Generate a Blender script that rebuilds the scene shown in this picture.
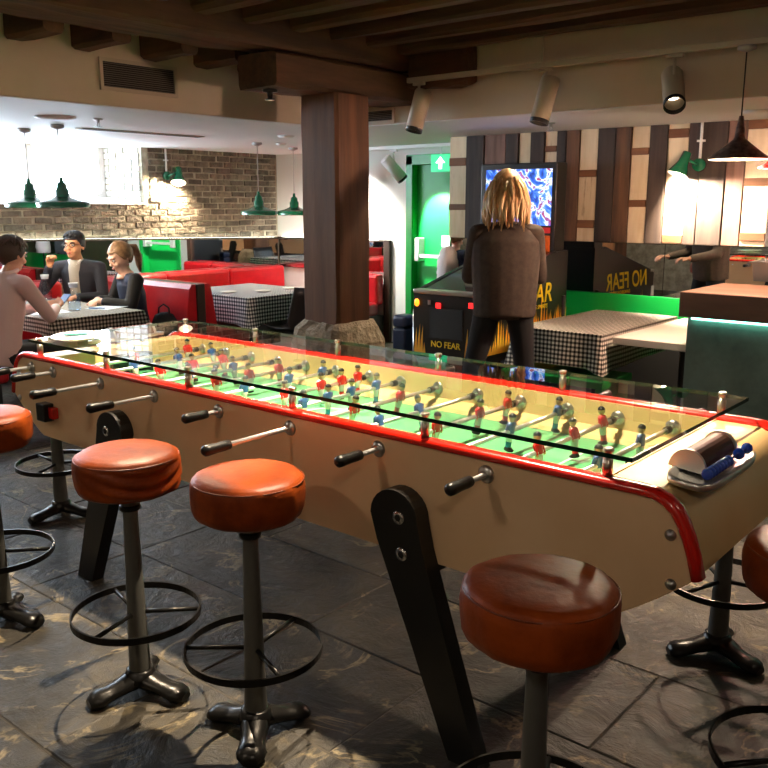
import bpy, bmesh, math, random
from mathutils import Vector, Matrix, Euler
random.seed(7)
R = math.radians
sc = bpy.context.scene
for o in list(bpy.data.objects):
    bpy.data.objects.remove(o)
C = sc.collection

# ------------------------------------------------------------------ camera, world, exposure
FPX, HCAM, PITCH, YAW = 860.0, 1.6, math.atan(181/860.0), R(39.95)
CAM = Vector((2.242, -2.329, HCAM))
cd = bpy.data.cameras.new('camera'); cam = bpy.data.objects.new('camera', cd); C.objects.link(cam)
cd.sensor_width = 36; cd.lens = FPX/768*36; cd.clip_start = .02
cam.location = CAM; cam.rotation_euler = (math.pi/2-PITCH, 0, YAW)
sc.camera = cam
sc.view_settings.view_transform = 'Standard'; sc.view_settings.look = 'None'
sc.view_settings.gamma = 1.0; sc.view_settings.use_curve_mapping = False
sc.view_settings.exposure = 0.75
sc.cycles.max_bounces = 10; sc.cycles.transparent_max_bounces = 16
sc.cycles.caustics_reflective = False; sc.cycles.caustics_refractive = False
sc.cycles.sample_clamp_indirect = 4.0
w = bpy.data.worlds.new('daylight'); sc.world = w; w.use_nodes = True
bg = w.node_tree.nodes['Background']; bg.inputs[0].default_value = (.74, .87, 1, 1); bg.inputs[1].default_value = 25.0

def area_light(name, loc, rot, sx, sy, power, col, parent=None, portal=False):
    l = bpy.data.lights.new(name, 'AREA'); l.shape = 'RECTANGLE'; l.size = sx; l.size_y = sy
    l.energy = power; l.color = col
    if portal: l.cycles.is_portal = True
    o = bpy.data.objects.new(name, l); C.objects.link(o); o.location = loc; o.rotation_euler = rot
    if parent: o.parent = parent
    return o
def spot_light(name, loc, target, power, col, angle, blend, size, parent=None):
    l = bpy.data.lights.new(name, 'SPOT'); l.energy = power; l.color = col
    l.spot_size = R(angle); l.spot_blend = blend; l.shadow_soft_size = size
    o = bpy.data.objects.new(name, l); C.objects.link(o); o.location = loc
    d = Vector(target)-Vector(loc); o.rotation_euler = d.to_track_quat('-Z', 'Y').to_euler()
    if parent:
        o.parent = parent; o.matrix_parent_inverse = parent_inv(parent)
    return o
def point_light(name, loc, power, col, size, parent=None):
    l = bpy.data.lights.new(name, 'POINT'); l.energy = power; l.color = col; l.shadow_soft_size = size
    o = bpy.data.objects.new(name, l); C.objects.link(o); o.location = loc
    if parent:
        o.parent = parent; o.matrix_parent_inverse = parent_inv(parent)
    return o
def parent_inv(p):
    return (Matrix.Translation(p.location) @ p.rotation_euler.to_matrix().to_4x4()).inverted()
area_light('daylight_portal', (-6.62, 1.6, 2.0), (0, R(-90), 0), .8, 3.2, 1, (1, 1, 1), portal=True)

# ------------------------------------------------------------------ pixel to place helpers
_fh = Vector((-math.sin(YAW), math.cos(YAW), 0)); _r = Vector((math.cos(YAW), math.sin(YAW), 0)); _u = Vector((0, 0, 1))
_F = _fh*math.cos(PITCH)-_u*math.sin(PITCH); _U = _fh*math.sin(PITCH)+_u*math.cos(PITCH)
def ray(x, y): return _F+_r*((x-384)/FPX)-_U*((y-384)/FPX)
def onz(x, y, z): d = ray(x, y); return CAM+d*((z-CAM.z)/d.z)
def ony(x, y, Y): d = ray(x, y); return CAM+d*((Y-CAM.y)/d.y)
def onx(x, y, X): d = ray(x, y); return CAM+d*((X-CAM.x)/d.x)

# ------------------------------------------------------------------ materials
def lin(c): return tuple(((v/12.92) if v <= .04045 else ((v+.055)/1.055)**2.4) for v in c)
def s(r, g, b): return lin((r/255, g/255, b/255))
MATS = {}
def mat(name, base, rough=.5, metal=0, c2=None, nscale=8, ndetail=5, ramp=(.35, .65), stretch=(1, 1, 1),
        bump=0, bscale=40, bdist=.004, rand=0, coat=0, emit=0, emitcol=None, spec=.5, trans=0, r2=None, c3=None, n3=30, ramp3=(.55, .7)):
    if name in MATS: return MATS[name]
    m = bpy.data.materials.new(name); m.use_nodes = True; nt = m.node_tree; N = nt.nodes; L = nt.links
    b = N['Principled BSDF']
    b.inputs['Base Color'].default_value = (*base, 1); b.inputs['Roughness'].default_value = rough
    b.inputs['Metallic'].default_value = metal; b.inputs['Specular IOR Level'].default_value = spec
    if coat: b.inputs['Coat Weight'].default_value = coat; b.inputs['Coat Roughness'].default_value = .12
    if trans: b.inputs['Transmission Weight'].default_value = trans
    if emit:
        b.inputs['Emission Color'].default_value = (*(emitcol or base), 1); b.inputs['Emission Strength'].default_value = emit
    out = None
    if c2 or bump or rand or c3:
        tc = N.new('ShaderNodeTexCoord'); mp = N.new('ShaderNodeMapping'); mp.inputs['Scale'].default_value = stretch
        L.new(tc.outputs['Object'], mp.inputs['Vector'])
        oi = N.new('ShaderNodeObjectInfo')
        add = N.new('ShaderNodeVectorMath'); add.operation = 'ADD'
        mul = N.new('ShaderNodeMath'); mul.operation = 'MULTIPLY'; mul.inputs[1].default_value = 37.0
        L.new(oi.outputs['Random'], mul.inputs[0]); L.new(mp.outputs[0], add.inputs[0]); L.new(mul.outputs[0], add.inputs[1])
        vec = add.outputs[0]
        if c2:
            n = N.new('ShaderNodeTexNoise'); n.inputs['Scale'].default_value = nscale; n.inputs['Detail'].default_value = ndetail
            n.inputs['Roughness'].default_value = .62
            L.new(vec, n.inputs['Vector'])
            cr = N.new('ShaderNodeValToRGB'); cr.color_ramp.elements[0].position = ramp[0]; cr.color_ramp.elements[1].position = ramp[1]
            cr.color_ramp.elements[0].color = (*base, 1); cr.color_ramp.elements[1].color = (*c2, 1)
            L.new(n.outputs['Fac'], cr.inputs[0]); out = cr.outputs[0]
            if r2 is not None:
                mr = N.new('ShaderNodeMapRange'); mr.inputs['From Min'].default_value = .3; mr.inputs['From Max'].default_value = .7
                mr.inputs['To Min'].default_value = rough; mr.inputs['To Max'].default_value = r2
                L.new(n.outputs['Fac'], mr.inputs[0]); L.new(mr.outputs[0], b.inputs['Roughness'])
        if c3:
            n = N.new('ShaderNodeTexNoise'); n.inputs['Scale'].default_value = n3; n.inputs['Detail'].default_value = 8
            n.inputs['Roughness'].default_value = .7; L.new(vec, n.inputs['Vector'])
            cr = N.new('ShaderNodeValToRGB'); cr.color_ramp.elements[0].position = ramp3[0]; cr.color_ramp.elements[1].position = ramp3[1]
            cr.color_ramp.elements[0].color = (0, 0, 0, 1); cr.color_ramp.elements[1].color = (1, 1, 1, 1)
            L.new(n.outputs['Fac'], cr.inputs[0])
            mx = N.new('ShaderNodeMix'); mx.data_type = 'RGBA'; L.new(cr.outputs[0], mx.inputs['Factor'])
            if out: L.new(out, mx.inputs['A'])
            else: mx.inputs['A'].default_value = (*base, 1)
            mx.inputs['B'].default_value = (*c3, 1); out = mx.outputs['Result']
        if rand:
            hsv = N.new('ShaderNodeHueSaturation')
            mr = N.new('ShaderNodeMapRange'); mr.inputs['To Min'].default_value = 1-rand; mr.inputs['To Max'].default_value = 1+rand
            L.new(oi.outputs['Random'], mr.inputs[0]); L.new(mr.outputs[0], hsv.inputs['Value'])
            if out: L.new(out, hsv.inputs['Color'])
            else: hsv.inputs['Color'].default_value = (*base, 1)
            out = hsv.outputs[0]
        if out: L.new(out, b.inputs['Base Color'])
        if bump:
            n = N.new('ShaderNodeTexNoise'); n.inputs['Scale'].default_value = bscale; n.inputs['Detail'].default_value = 6
            n.inputs['Roughness'].default_value = .6; L.new(vec, n.inputs['Vector'])
            bp = N.new('ShaderNodeBump'); bp.inputs['Strength'].default_value = bump; bp.inputs['Distance'].default_value = bdist
            L.new(n.outputs['Fac'], bp.inputs['Height']); L.new(bp.outputs[0], b.inputs['Normal'])
    MATS[name] = m
    return m
def glass_mat(name, tint=(1, 1, 1), ior=1.5, rough=0.0):
    if name in MATS: return MATS[name]
    m = bpy.data.materials.new(name); m.use_nodes = True; nt = m.node_tree; N = nt.nodes; L = nt.links
    N.remove(N['Principled BSDF']); o = N['Material Output']
    t = N.new('ShaderNodeBsdfTransparent'); t.inputs[0].default_value = (*tint, 1)
    g = N.new('ShaderNodeBsdfGlossy'); g.inputs['Roughness'].default_value = rough
    lw = N.new('ShaderNodeLayerWeight'); pw_ = N.new('ShaderNodeMath'); pw_.operation = 'POWER'; pw_.inputs[1].default_value = 5; L.new(lw.outputs['Facing'], pw_.inputs[0])
    f0 = ((ior-1)/(ior+1))**2*2; fr = N.new('ShaderNodeMath'); fr.operation = 'MULTIPLY_ADD'; fr.inputs[1].default_value = 1-f0; fr.inputs[2].default_value = f0; L.new(pw_.outputs[0], fr.inputs[0]); lw.inputs[0].default_value = .5
    mx = N.new('ShaderNodeMixShader'); L.new(fr.outputs[0], mx.inputs[0]); L.new(t.outputs[0], mx.inputs[1]); L.new(g.outputs[0], mx.inputs[2])
    L.new(mx.outputs[0], o.inputs[0]); MATS[name] = m
    return m
def gingham_mat(name, light, mid, dark, period):
    if name in MATS: return MATS[name]
    m = bpy.data.materials.new(name); m.use_nodes = True; nt = m.node_tree; N = nt.nodes; L = nt.links
    b = N['Principled BSDF']; b.inputs['Roughness'].default_value = .75; b.inputs['Specular IOR Level'].default_value = .25
    tc = N.new('ShaderNodeTexCoord'); sp = N.new('ShaderNodeSeparateXYZ'); L.new(tc.outputs['UV'], sp.inputs[0])
    st = []
    for k in (0, 1):
        mu = N.new('ShaderNodeMath'); mu.operation = 'MULTIPLY'; mu.inputs[1].default_value = 1/period; L.new(sp.outputs[k], mu.inputs[0])
        fr = N.new('ShaderNodeMath'); fr.operation = 'FRACT'; L.new(mu.outputs[0], fr.inputs[0])
        gt = N.new('ShaderNodeMath'); gt.operation = 'GREATER_THAN'; gt.inputs[1].default_value = .5; L.new(fr.outputs[0], gt.inputs[0])
        st.append(gt)
    ad = N.new('ShaderNodeMath'); ad.operation = 'ADD'; L.new(st[0].outputs[0], ad.inputs[0]); L.new(st[1].outputs[0], ad.inputs[1])
    hf = N.new('ShaderNodeMath'); hf.operation = 'MULTIPLY'; hf.inputs[1].default_value = .5; L.new(ad.outputs[0], hf.inputs[0])
    cr = N.new('ShaderNodeValToRGB'); cr.color_ramp.interpolation = 'CONSTANT'
    e = cr.color_ramp.elements; e[0].position = 0; e[0].color = (*light, 1); e[1].position = .25; e[1].color = (*mid, 1)
    x = e.new(.75); x.color = (*dark, 1)
    L.new(hf.outputs[0], cr.inputs[0]); L.new(cr.outputs[0], b.inputs['Base Color'])
    MATS[name] = m
    return m
def screen_mat(name):
    m = bpy.data.materials.new(name); m.use_nodes = True; nt = m.node_tree; N = nt.nodes; L = nt.links
    b = N['Principled BSDF']; b.inputs['Base Color'].default_value = (.02, .02, .03, 1); b.inputs['Roughness'].default_value = .15
    tc = N.new('ShaderNodeTexCoord')
    n = N.new('ShaderNodeTexNoise'); n.inputs['Scale'].default_value = 5.5; n.inputs['Detail'].default_value = 4; n.inputs['Distortion'].default_value = 2.2
    L.new(tc.outputs['Object'], n.inputs['Vector'])
    cr = N.new('ShaderNodeValToRGB'); e = cr.color_ramp.elements
    e[0].position = .30; e[0].color = (.01, .02, .09, 1); e[1].position = .78; e[1].color = (.55, .65, .95, 1)
    for p, c in ((.42, (.02, .08, .45)), (.50, (.08, .22, .8)), (.56, (.75, .8, 1)), (.60, (.10, .06, .25)), (.635, (.4, .04, .05)), (.66, (.05, .12, .6)), (.70, (.1, .25, .8))):
        q = e.new(p); q.color = (*c, 1)
    L.new(n.outputs['Fac'], cr.inputs[0]); L.new(cr.outputs[0], b.inputs['Emission Color']); b.inputs['Emission Strength'].default_value = 1.3
    return m

def slate_mat(name):
    m = bpy.data.materials.new(name); m.use_nodes = True; nt = m.node_tree; N = nt.nodes; L = nt.links; b = N['Principled BSDF']
    tc = N.new('ShaderNodeTexCoord'); oi = N.new('ShaderNodeObjectInfo'); mu = N.new('ShaderNodeMath'); mu.operation = 'MULTIPLY'; mu.inputs[1].default_value = 53
    ad = N.new('ShaderNodeVectorMath'); ad.operation = 'ADD'; L.new(oi.outputs['Random'], mu.inputs[0]); L.new(tc.outputs['Object'], ad.inputs[0]); L.new(mu.outputs[0], ad.inputs[1]); v = ad.outputs[0]
    def noise(sc_, det, rgh, dist=0):
        n = N.new('ShaderNodeTexNoise'); n.inputs['Scale'].default_value = sc_; n.inputs['Detail'].default_value = det; n.inputs['Roughness'].default_value = rgh; n.inputs['Distortion'].default_value = dist
        L.new(v, n.inputs['Vector']); return n.outputs['Fac']
    def ramp(f, stops):
        r = N.new('ShaderNodeValToRGB'); e = r.color_ramp.elements; e[0].position, e[0].color = stops[0][0], (*stops[0][1], 1); e[1].position, e[1].color = stops[-1][0], (*stops[-1][1], 1)
        for p, c in stops[1:-1]: q = e.new(p); q.color = (*c, 1)
        L.new(f, r.inputs[0]); return r.outputs[0]
    big = noise(2.2, 6, .62, .6); fine = noise(24, 8, .7); vein = noise(1.9, 5, .6, 1.4)
    base = ramp(big, [(.28, s(31, 30, 28)), (.5, s(46, 43, 38)), (.74, s(76, 69, 54))])
    sp = ramp(fine, [(.35, (.55, .55, .55)), (.65, (1.35, 1.3, 1.2))])
    mx = N.new('ShaderNodeMix'); mx.data_type = 'RGBA'; mx.blend_type = 'MULTIPLY'; mx.inputs['Factor'].default_value = .8; L.new(base, mx.inputs['A']); L.new(sp, mx.inputs['B'])
    vm = ramp(vein, [(.475, (0, 0, 0)), (.50, (.8, .8, .8)), (.525, (0, 0, 0))])
    vb = ramp(noise(5, 4, .6), [(.45, (0, 0, 0)), (.62, (1, 1, 1))])
    vf = N.new('ShaderNodeMix'); vf.data_type = 'RGBA'; vf.blend_type = 'MULTIPLY'; vf.inputs['Factor'].default_value = 1; L.new(vm, vf.inputs['A']); L.new(vb, vf.inputs['B'])
    m2 = N.new('ShaderNodeMix'); m2.data_type = 'RGBA'; L.new(vf.outputs['Result'], m2.inputs['Factor']); L.new(mx.outputs['Result'], m2.inputs['A']); m2.inputs['B'].default_value = (*s(146, 131, 98), 1)
    hs = N.new('ShaderNodeHueSaturation'); mr = N.new('ShaderNodeMapRange'); mr.inputs['To Min'].default_value = .86; mr.inputs['To Max'].default_value = 1.14
    L.new(oi.outputs['Random'], mr.inputs[0]); L.new(mr.outputs[0], hs.inputs['Value']); L.new(m2.outputs['Result'], hs.inputs['Color']); L.new(hs.outputs[0], b.inputs['Base Color'])
    rr_ = N.new('ShaderNodeMapRange'); rr_.inputs['From Min'].default_value = .3; rr_.inputs['From Max'].default_value = .7; rr_.inputs['To Min'].default_value = .42; rr_.inputs['To Max'].default_value = .7; b.inputs['Specular IOR Level'].default_value = .35; L.new(fine, rr_.inputs[0]); L.new(rr_.outputs[0], b.inputs['Roughness'])
    b1 = N.new('ShaderNodeBump'); b1.inputs['Strength'].default_value = .7; b1.inputs['Distance'].default_value = .03; L.new(noise(4.5, 7, .65, .8), b1.inputs['Height'])
    b2 = N.new('ShaderNodeBump'); b2.inputs['Strength'].default_value = .5; b2.inputs['Distance'].default_value = .006; L.new(fine, b2.inputs['Height']); L.new(b1.outputs[0], b2.inputs['Normal']); L.new(b2.outputs[0], b.inputs['Normal'])
    return m
M = dict(
    slate=slate_mat('slate'),
    mortar=mat('mortar', s(64, 59, 51), .9, bump=.4, bscale=60),
    cream=mat('cream_lacquer', s(226, 192, 138), .42, c2=s(218, 182, 124), nscale=3, spec=.35),
    cream_side=mat('cream_side', s(238, 203, 162), .3, c2=s(228, 190, 146), nscale=2, coat=.25),
    red=mat('red_rim', s(214, 30, 16), .25, coat=.5),
    field=mat('field_green', s(84, 170, 116), .4),
    line=mat('field_line', s(235, 240, 225), .4),
    black=mat('black_paint', s(20, 20, 20), .35),
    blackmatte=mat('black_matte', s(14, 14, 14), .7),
    rubber=mat('black_grip', s(9, 9, 9), .38, spec=.35),
    chrome=mat('chrome', (.72, .72, .72), .14, 1), castalu=mat('cast_aluminium', (.80, .79, .76), .36, .9),
    rodsteel=mat('rod_steel', (.86, .86, .84), .34, .85),
    steel=mat('brushed_steel', (.55, .55, .54), .3, 1),
    copper=mat('post_bronze', s(206, 194, 184), .28, 1),
    leather=mat('tan_leather', s(152, 66, 17), .45, c2=s(108, 42, 10), nscale=7, bump=.35, bscale=38, bdist=.004, rand=.08, spec=.22),
    leatherdark=mat('tan_leather_piping', s(120, 52, 18), .4),
    polegrey=mat('grey_pole', s(98, 98, 94), .38, .35),
    castiron=mat('black_cast_iron', s(34, 33, 32), .28, .6, bump=.2, bscale=30),
    bead=mat('blue_bead', s(30, 75, 200), .15, coat=.5),
    brownwood=mat('brown_roller', s(88, 54, 42), .5, c2=s(64, 38, 30), nscale=10, stretch=(1, .2, 1), spec=.3),
    timber=mat('old_timber', s(104, 72, 46), .75, c2=s(62, 42, 27), nscale=7, stretch=(1, .12, 1), bump=.6, bscale=14, bdist=.02, rand=.12),
    timberx=mat('old_timber_x', s(100, 70, 46), .75, c2=s(60, 41, 27), nscale=7, stretch=(.12, 1, 1), bump=.6, bscale=14, bdist=.02, rand=.15),
    timberz=mat('old_timber_z', s(122, 80, 50), .65, c2=s(84, 53, 32), nscale=9, stretch=(1, 1, .08), bump=.45, bscale=12, bdist=.01),
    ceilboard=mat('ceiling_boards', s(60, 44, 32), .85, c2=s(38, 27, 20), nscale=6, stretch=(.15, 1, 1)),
    stone=mat('rough_stone', s(176, 160, 136), .85, c2=s(136, 120, 98), nscale=12, bump=1, bscale=26, bdist=.03),
    plaster=mat('cream_plaster', s(214, 198, 176), .8, c2=s(206, 190, 166), nscale=2, bump=.06, bscale=60),
    white=mat('white_paint', s(236, 236, 234), .6),
    whitewall=mat('white_wall', s(232, 234, 228), .65, bump=.05, bscale=50),
    brick=mat('stock_brick', s(132, 121, 104), .9, c2=s(86, 77, 64), nscale=9, bump=1, bscale=26, bdist=.03, rand=.45, c3=s(64, 54, 44), n3=12, ramp3=(.55, .75)),
    brickmortar=mat('brick_mortar', s(184, 176, 156), .95, c2=s(142, 134, 116), nscale=10, bump=.8, bscale=40),
    brickdark=mat('dark_brick', s(96, 70, 54), .9, rand=.25, bump=.6, bscale=30),
    planterwhite=mat('old_white_board', s(224, 208, 178), .7, c2=s(196, 174, 138), nscale=5, stretch=(1, 1, .15), rand=.05, bump=.2, bscale=20, c3=s(120, 90, 60), n3=9, ramp3=(.60, .72)),
    plankdark=mat('dark_plank', s(66, 53, 46), .75, c2=s(36, 28, 25), nscale=10, stretch=(1, 1, .08), bump=.5, bscale=20, bdist=.008, rand=.2),
    plankbrown=mat('brown_plank', s(112, 78, 52), .75, c2=s(62, 43, 30), nscale=10, stretch=(1, 1, .08), bump=.5, bscale=20, bdist=.008, rand=.1),
    plankpink=mat('worn_pink_plank', s(134, 104, 92), .75, c2=s(92, 68, 58), nscale=10, stretch=(1, 1, .08), bump=.5, bscale=20, rand=.05),
    railwood=mat('rail_wood', s(126, 82, 48), .7, c2=s(88, 56, 34), nscale=8, stretch=(.1, 1, 1), bump=.3, bscale=20),
    mirror=mat('mirror_glass', (.78, .79, .78), .015, 1),
    darkwood=mat('dark_wood', s(58, 40, 28), .45, c2=s(40, 28, 20), nscale=8, stretch=(1, 1, .15)),
    greenpaint=mat('green_gloss_paint', s(10, 150, 62), .35),
    greendoor=mat('green_door_paint', s(12, 160, 66), .4),
    greenenamel=mat('green_enamel', s(8, 92, 62), .22, coat=.4),
    redenamel=mat('red_enamel', s(190, 30, 26), .25, coat=.4),
    rust=mat('mottled_rust_metal', s(120, 100, 92), .45, .2, c2=s(58, 44, 42), nscale=34),
    shadeinside=mat('white_shade_inside', s(240, 236, 226), .5),
    bulb=mat('lit_bulb', (1, .85, .65), .4, emit=25, emitcol=(1, .82, .6)),
    spotlens=mat('lit_spot_lens', (1, .9, .75), .3, emit=6, emitcol=(1, .88, .7)),
    redleather=mat('red_leather', s(186, 24, 32), .33, c2=s(160, 16, 26), nscale=5, bump=.1, bscale=40),
    gingham=gingham_mat('black_white_gingham', s(226, 222, 208), s(120, 116, 106), s(24, 24, 24), .030),
    gingham2=gingham_mat('blue_black_gingham', s(226, 226, 226), s(120, 122, 130), s(24, 26, 34), .034),
    tablewhite=mat('white_tabletop', s(232, 226, 212), .4),
    countertop=mat('brown_counter_wood', s(122, 90, 70), .5, c2=s(88, 64, 50), nscale=5, stretch=(.15, 1, 1), bump=.15, bscale=30),
    counterfront=mat('grey_green_concrete', s(112, 134, 124), .7, c2=s(80, 98, 90), nscale=3),
    led=mat('teal_led', (.25, 1, .8), .5, emit=5, emitcol=(.3, 1, .8)),
    ledwarm=mat('warm_led', (1, .95, .7), .5, emit=9, emitcol=(.95, 1, .85)),
    signgreen=mat('exit_green', s(0, 150, 90), .4, emit=1.1, emitcol=s(0, 170, 105)),
    signwhite=mat('exit_white', (1, 1, 1), .4, emit=2.2, emitcol=(.85, 1, .95)),
    navy=mat('navy_plastic', s(24, 36, 66), .35),
    gold=mat('gold_print', s(250, 214, 40), .45),
    flame=mat('flame_print', s(252, 208, 70), .45, c2=s(236, 140, 30), nscale=6),
    orange=mat('orange_lamp', s(240, 130, 30), .3, emit=2.0),
    redlit=mat('red_button', s(230, 30, 30), .3, emit=2.0),
    screen=screen_mat('backglass_picture'),
    orangescreen=mat('orange_display', s(180, 70, 20), .3, c2=s(20, 12, 10), nscale=12, emit=.25, emitcol=s(220, 90, 20)),
    pbglass=mat('playfield_glass', s(20, 26, 34), .05, spec=.8),
    skin=mat('skin', s(226, 170, 140), .5), skin2=mat('skin_tan', s(214, 156, 118), .5), skin3=mat('skin_fair', s(238, 190, 164), .5),
    hairdark=mat('black_hair', s(20, 20, 28), .6), hairbrown=mat('brown_hair', s(62, 44, 30), .5), hairblond=mat('blond_hair', s(224, 186, 130), .45, c2=s(176, 132, 82), nscale=30, stretch=(1, 1, .2)),
    hairash=mat('ash_blond_hair', s(160, 124, 86), .5, c2=s(120, 88, 58), nscale=30),
    pinkshirt=mat('pink_shirt', s(232, 202, 198), .8), navysuit=mat('navy_blazer', s(26, 28, 40), .8), greyshirt=mat('grey_jumper', s(176, 170, 160), .85),
    navytop=mat('navy_top', s(24, 36, 62), .75), blacktop=mat('black_fabric', s(16, 16, 18), .85), brownjacket=mat('brown_fleece', s(74, 62, 52), .9, c2=s(62, 52, 44), nscale=30, bump=.2, bscale=60),
    jeans=mat('dark_trousers', s(30, 30, 32), .85), lips=mat('lips', s(186, 96, 86), .5), eyewhite=mat('eye_white', s(230, 225, 220), .3), pupil=mat('pupil', s(24, 18, 14), .2),
    cufflinen=mat('white_cuff', s(236, 228, 226), .8),
    waterglass=glass_mat('carafe_glass', (.95, .97, 1)),
    tableglass=glass_mat('table_glass', (.93, .98, .95), 1.5),
    pane=glass_mat('window_pane', (.95, .98, 1), 1.45),
    glassedge=mat('glass_edge', s(10, 46, 34), .12),
    paper=mat('menu_paper', s(214, 226, 236), .6), blueplastic=mat('blue_plastic', s(50, 110, 190), .4), teal=mat('teal_card', s(90, 200, 190), .5),
    chairblack=mat('black_chair_shell', s(22, 22, 24), .5), trayg=mat('steel_tray', (.42, .42, .42), .32, 1), plate=mat('white_china', s(236, 234, 228), .25),
    alu=mat('window_frame', s(178, 172, 170), .5), vent=mat('vent_dark', s(30, 27, 24), .8), ventframe=mat('vent_frame', s(196, 180, 158), .6), slat=mat('vent_slat', s(86, 76, 66), .5),
    playred=mat('player_red', s(206, 28, 24), .3, coat=.4), playblue=mat('player_blue', s(52, 90, 150), .3, coat=.4), playwhite=mat('player_white', s(226, 224, 212), .3, coat=.4),
    playskin=mat('player_skin', s(214, 170, 120), .35), playteal=mat('player_sock', s(20, 110, 130), .3), brass=mat('brass', s(190, 160, 90), .25, 1),
)

# ------------------------------------------------------------------ mesh builder
class MB:
    def __init__(self): self.v = []; self.f = []; self.mi = []; self.sm = []; self.mats = []
    def m(self, mt):
        if isinstance(mt, str): mt = M[mt]
        if mt not in self.mats: self.mats.append(mt)
        return self.mats.index(mt)
    def add(self, vs, fs, mt=None, smooth=False):
        o = len(self.v); self.v += [tuple(p) for p in vs]; i = self.m(mt) if mt is not None else 0
        for f in fs: self.f.append(tuple(a+o for a in f)); self.mi.append(i); self.sm.append(smooth)
        return self
    def box(self, a, b, mt=None, bev=0, T=None):
        x0, y0, z0 = [min(p, q) for p, q in zip(a, b)]; x1, y1, z1 = [max(p, q) for p, q in zip(a, b)]
        if bev:
            bm = bmesh.new(); bmesh.ops.create_cube(bm, size=1)
            for v in bm.verts: v.co = Vector((x0+(v.co.x+.5)*(x1-x0), y0+(v.co.y+.5)*(y1-y0), z0+(v.co.z+.5)*(z1-z0)))
            bmesh.ops.bevel(bm, geom=list(bm.edges), offset=bev, segments=1 if bev < .006 else 3, affect='EDGES', profile=.5)
            bm.verts.index_update(); vs = [v.co.copy() for v in bm.verts]; fs = [[v.index for v in f.verts] for f in bm.faces]; bm.free()
        else:
            vs = [Vector(p) for p in ((x0, y0, z0), (x1, y0, z0), (x1, y1, z0), (x0, y1, z0), (x0, y0, z1), (x1, y0, z1), (x1, y1, z1), (x0, y1, z1))]
            fs = [(3, 2, 1, 0), (4, 5, 6, 7), (0, 1, 5, 4), (1, 2, 6, 5), (2, 3, 7, 6), (3, 0, 4, 7)]
        if T is not None: vs = [T @ p for p in vs]
        return self.add(vs, fs, mt)
    def loft(self, rings, mt=None, cap=True, smooth=True, closed=True, mats=None):
        n = len(rings[0]); vs = [p for r in rings for p in r]; k = len(rings)
        for i in range(k-1):
            fs = []
            for j in range(n if closed else n-1):
                q = (j+1) % n
                fs.append((i*n+j, i*n+q, (i+1)*n+q, (i+1)*n+j))
            if i == 0: o = len(self.v); self.v += [tuple(p) for p in vs]
            mi = self.m(mats[i] if mats else mt) if (mats or mt is not None) else 0
            for f in fs: self.f.append(tuple(a+o for a in f)); self.mi.append(mi); self.sm.append(smooth)
        if cap and closed:
            for base, rev, mm in ((0, True, mats[0] if mats else mt), ((k-1)*n, False, mats[-1] if mats else mt)):
                f = [o+base+j for j in range(n)]
                self.f.append(tuple(reversed(f) if rev else f)); self.mi.append(self.m(mm) if mm is not None else 0); self.sm.append(False)
        return self
    def lathe(self, prof, c=(0, 0, 0), n=24, mt=None, cap=True, mats=None, smooth=True, T=None, fn=None):
        rings = []
        for r, z in prof:
            ring = []
            for j in range(n):
                a = 2*math.pi*j/n; rr = r
                if fn: rr = r+fn(a, z, r)
                p = Vector((c[0]+rr*math.cos(a), c[1]+rr*math.sin(a), c[2]+z)); ring.append(T @ p if T is not None else p)
            rings.append(ring)
        return self.loft(rings, mt, cap, smooth, True, mats)
    def tube(self, pts, r, n=10, mt=None, cap=True, closed=False, smooth=True):
        pts = [Vector(p) for p in pts]; k = len(pts); rr = r if isinstance(r, (list, tuple)) else [r]*k
        rings = []; up = None
        for i, p in enumerate(pts):
            if closed: t = pts[(i+1) % k]-pts[i-1]
            else: t = pts[min(i+1, k-1)]-pts[max(i-1, 0)]
            t.normalize()
            if up is None:
                a = Vector((0, 0, 1)) if abs(t.z) < .9 else Vector((1, 0, 0))
                up = (a-t*a.dot(t)).normalized()
            else: up = (up-t*up.dot(t)).normalized()
            b = t.cross(up)
            rings.append([p+up*(rr[i]*math.cos(2*math.pi*j/n))+b*(rr[i]*math.sin(2*math.pi*j/n)) for j in range(n)])
        if closed: rings.append(rings[0]); return self.loft(rings, mt, False, smooth)
        return self.loft(rings, mt, cap, smooth)
    def cyl(self, a, b, r, n=16, mt=None, r2=None, smooth=True):
        return self.tube([a, b], [r, r if r2 is None else r2], n, mt, True, False, smooth)
    def prism(self, poly, axis, a, b, mt=None, smooth=False):
        # poly: 2D points; axis 'x','y','z' extrude from a to b
        def P(p, t): return {'x': (t, p[0], p[1]), 'y': (p[0], t, p[1]), 'z': (p[0], p[1], t)}[axis]
        n = len(poly); vs = [P(p, a) for p in poly]+[P(p, b) for p in poly]
        fs = [tuple(range(n))[::-1], tuple(range(n, 2*n))]+[(j, (j+1) % n, n+(j+1) % n, n+j) for j in range(n)]
        return self.add(vs, fs, mt, smooth)
    def ell(self, c, rx, ry, rz, mt=None, n=14, k=9, T=None):
        rings = []
        for i in range(k+1):
            t = math.pi*(i/k); z = -math.cos(t); q = max(math.sin(t), .02)
            ring = [Vector((c[0]+rx*q*math.cos(2*math.pi*j/n), c[1]+ry*q*math.sin(2*math.pi*j/n), c[2]+rz*z)) for j in range(n)]
            if T is not None: ring = [T @ p for p in ring]
            rings.append(ring)
        return self.loft(rings, mt)
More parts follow.
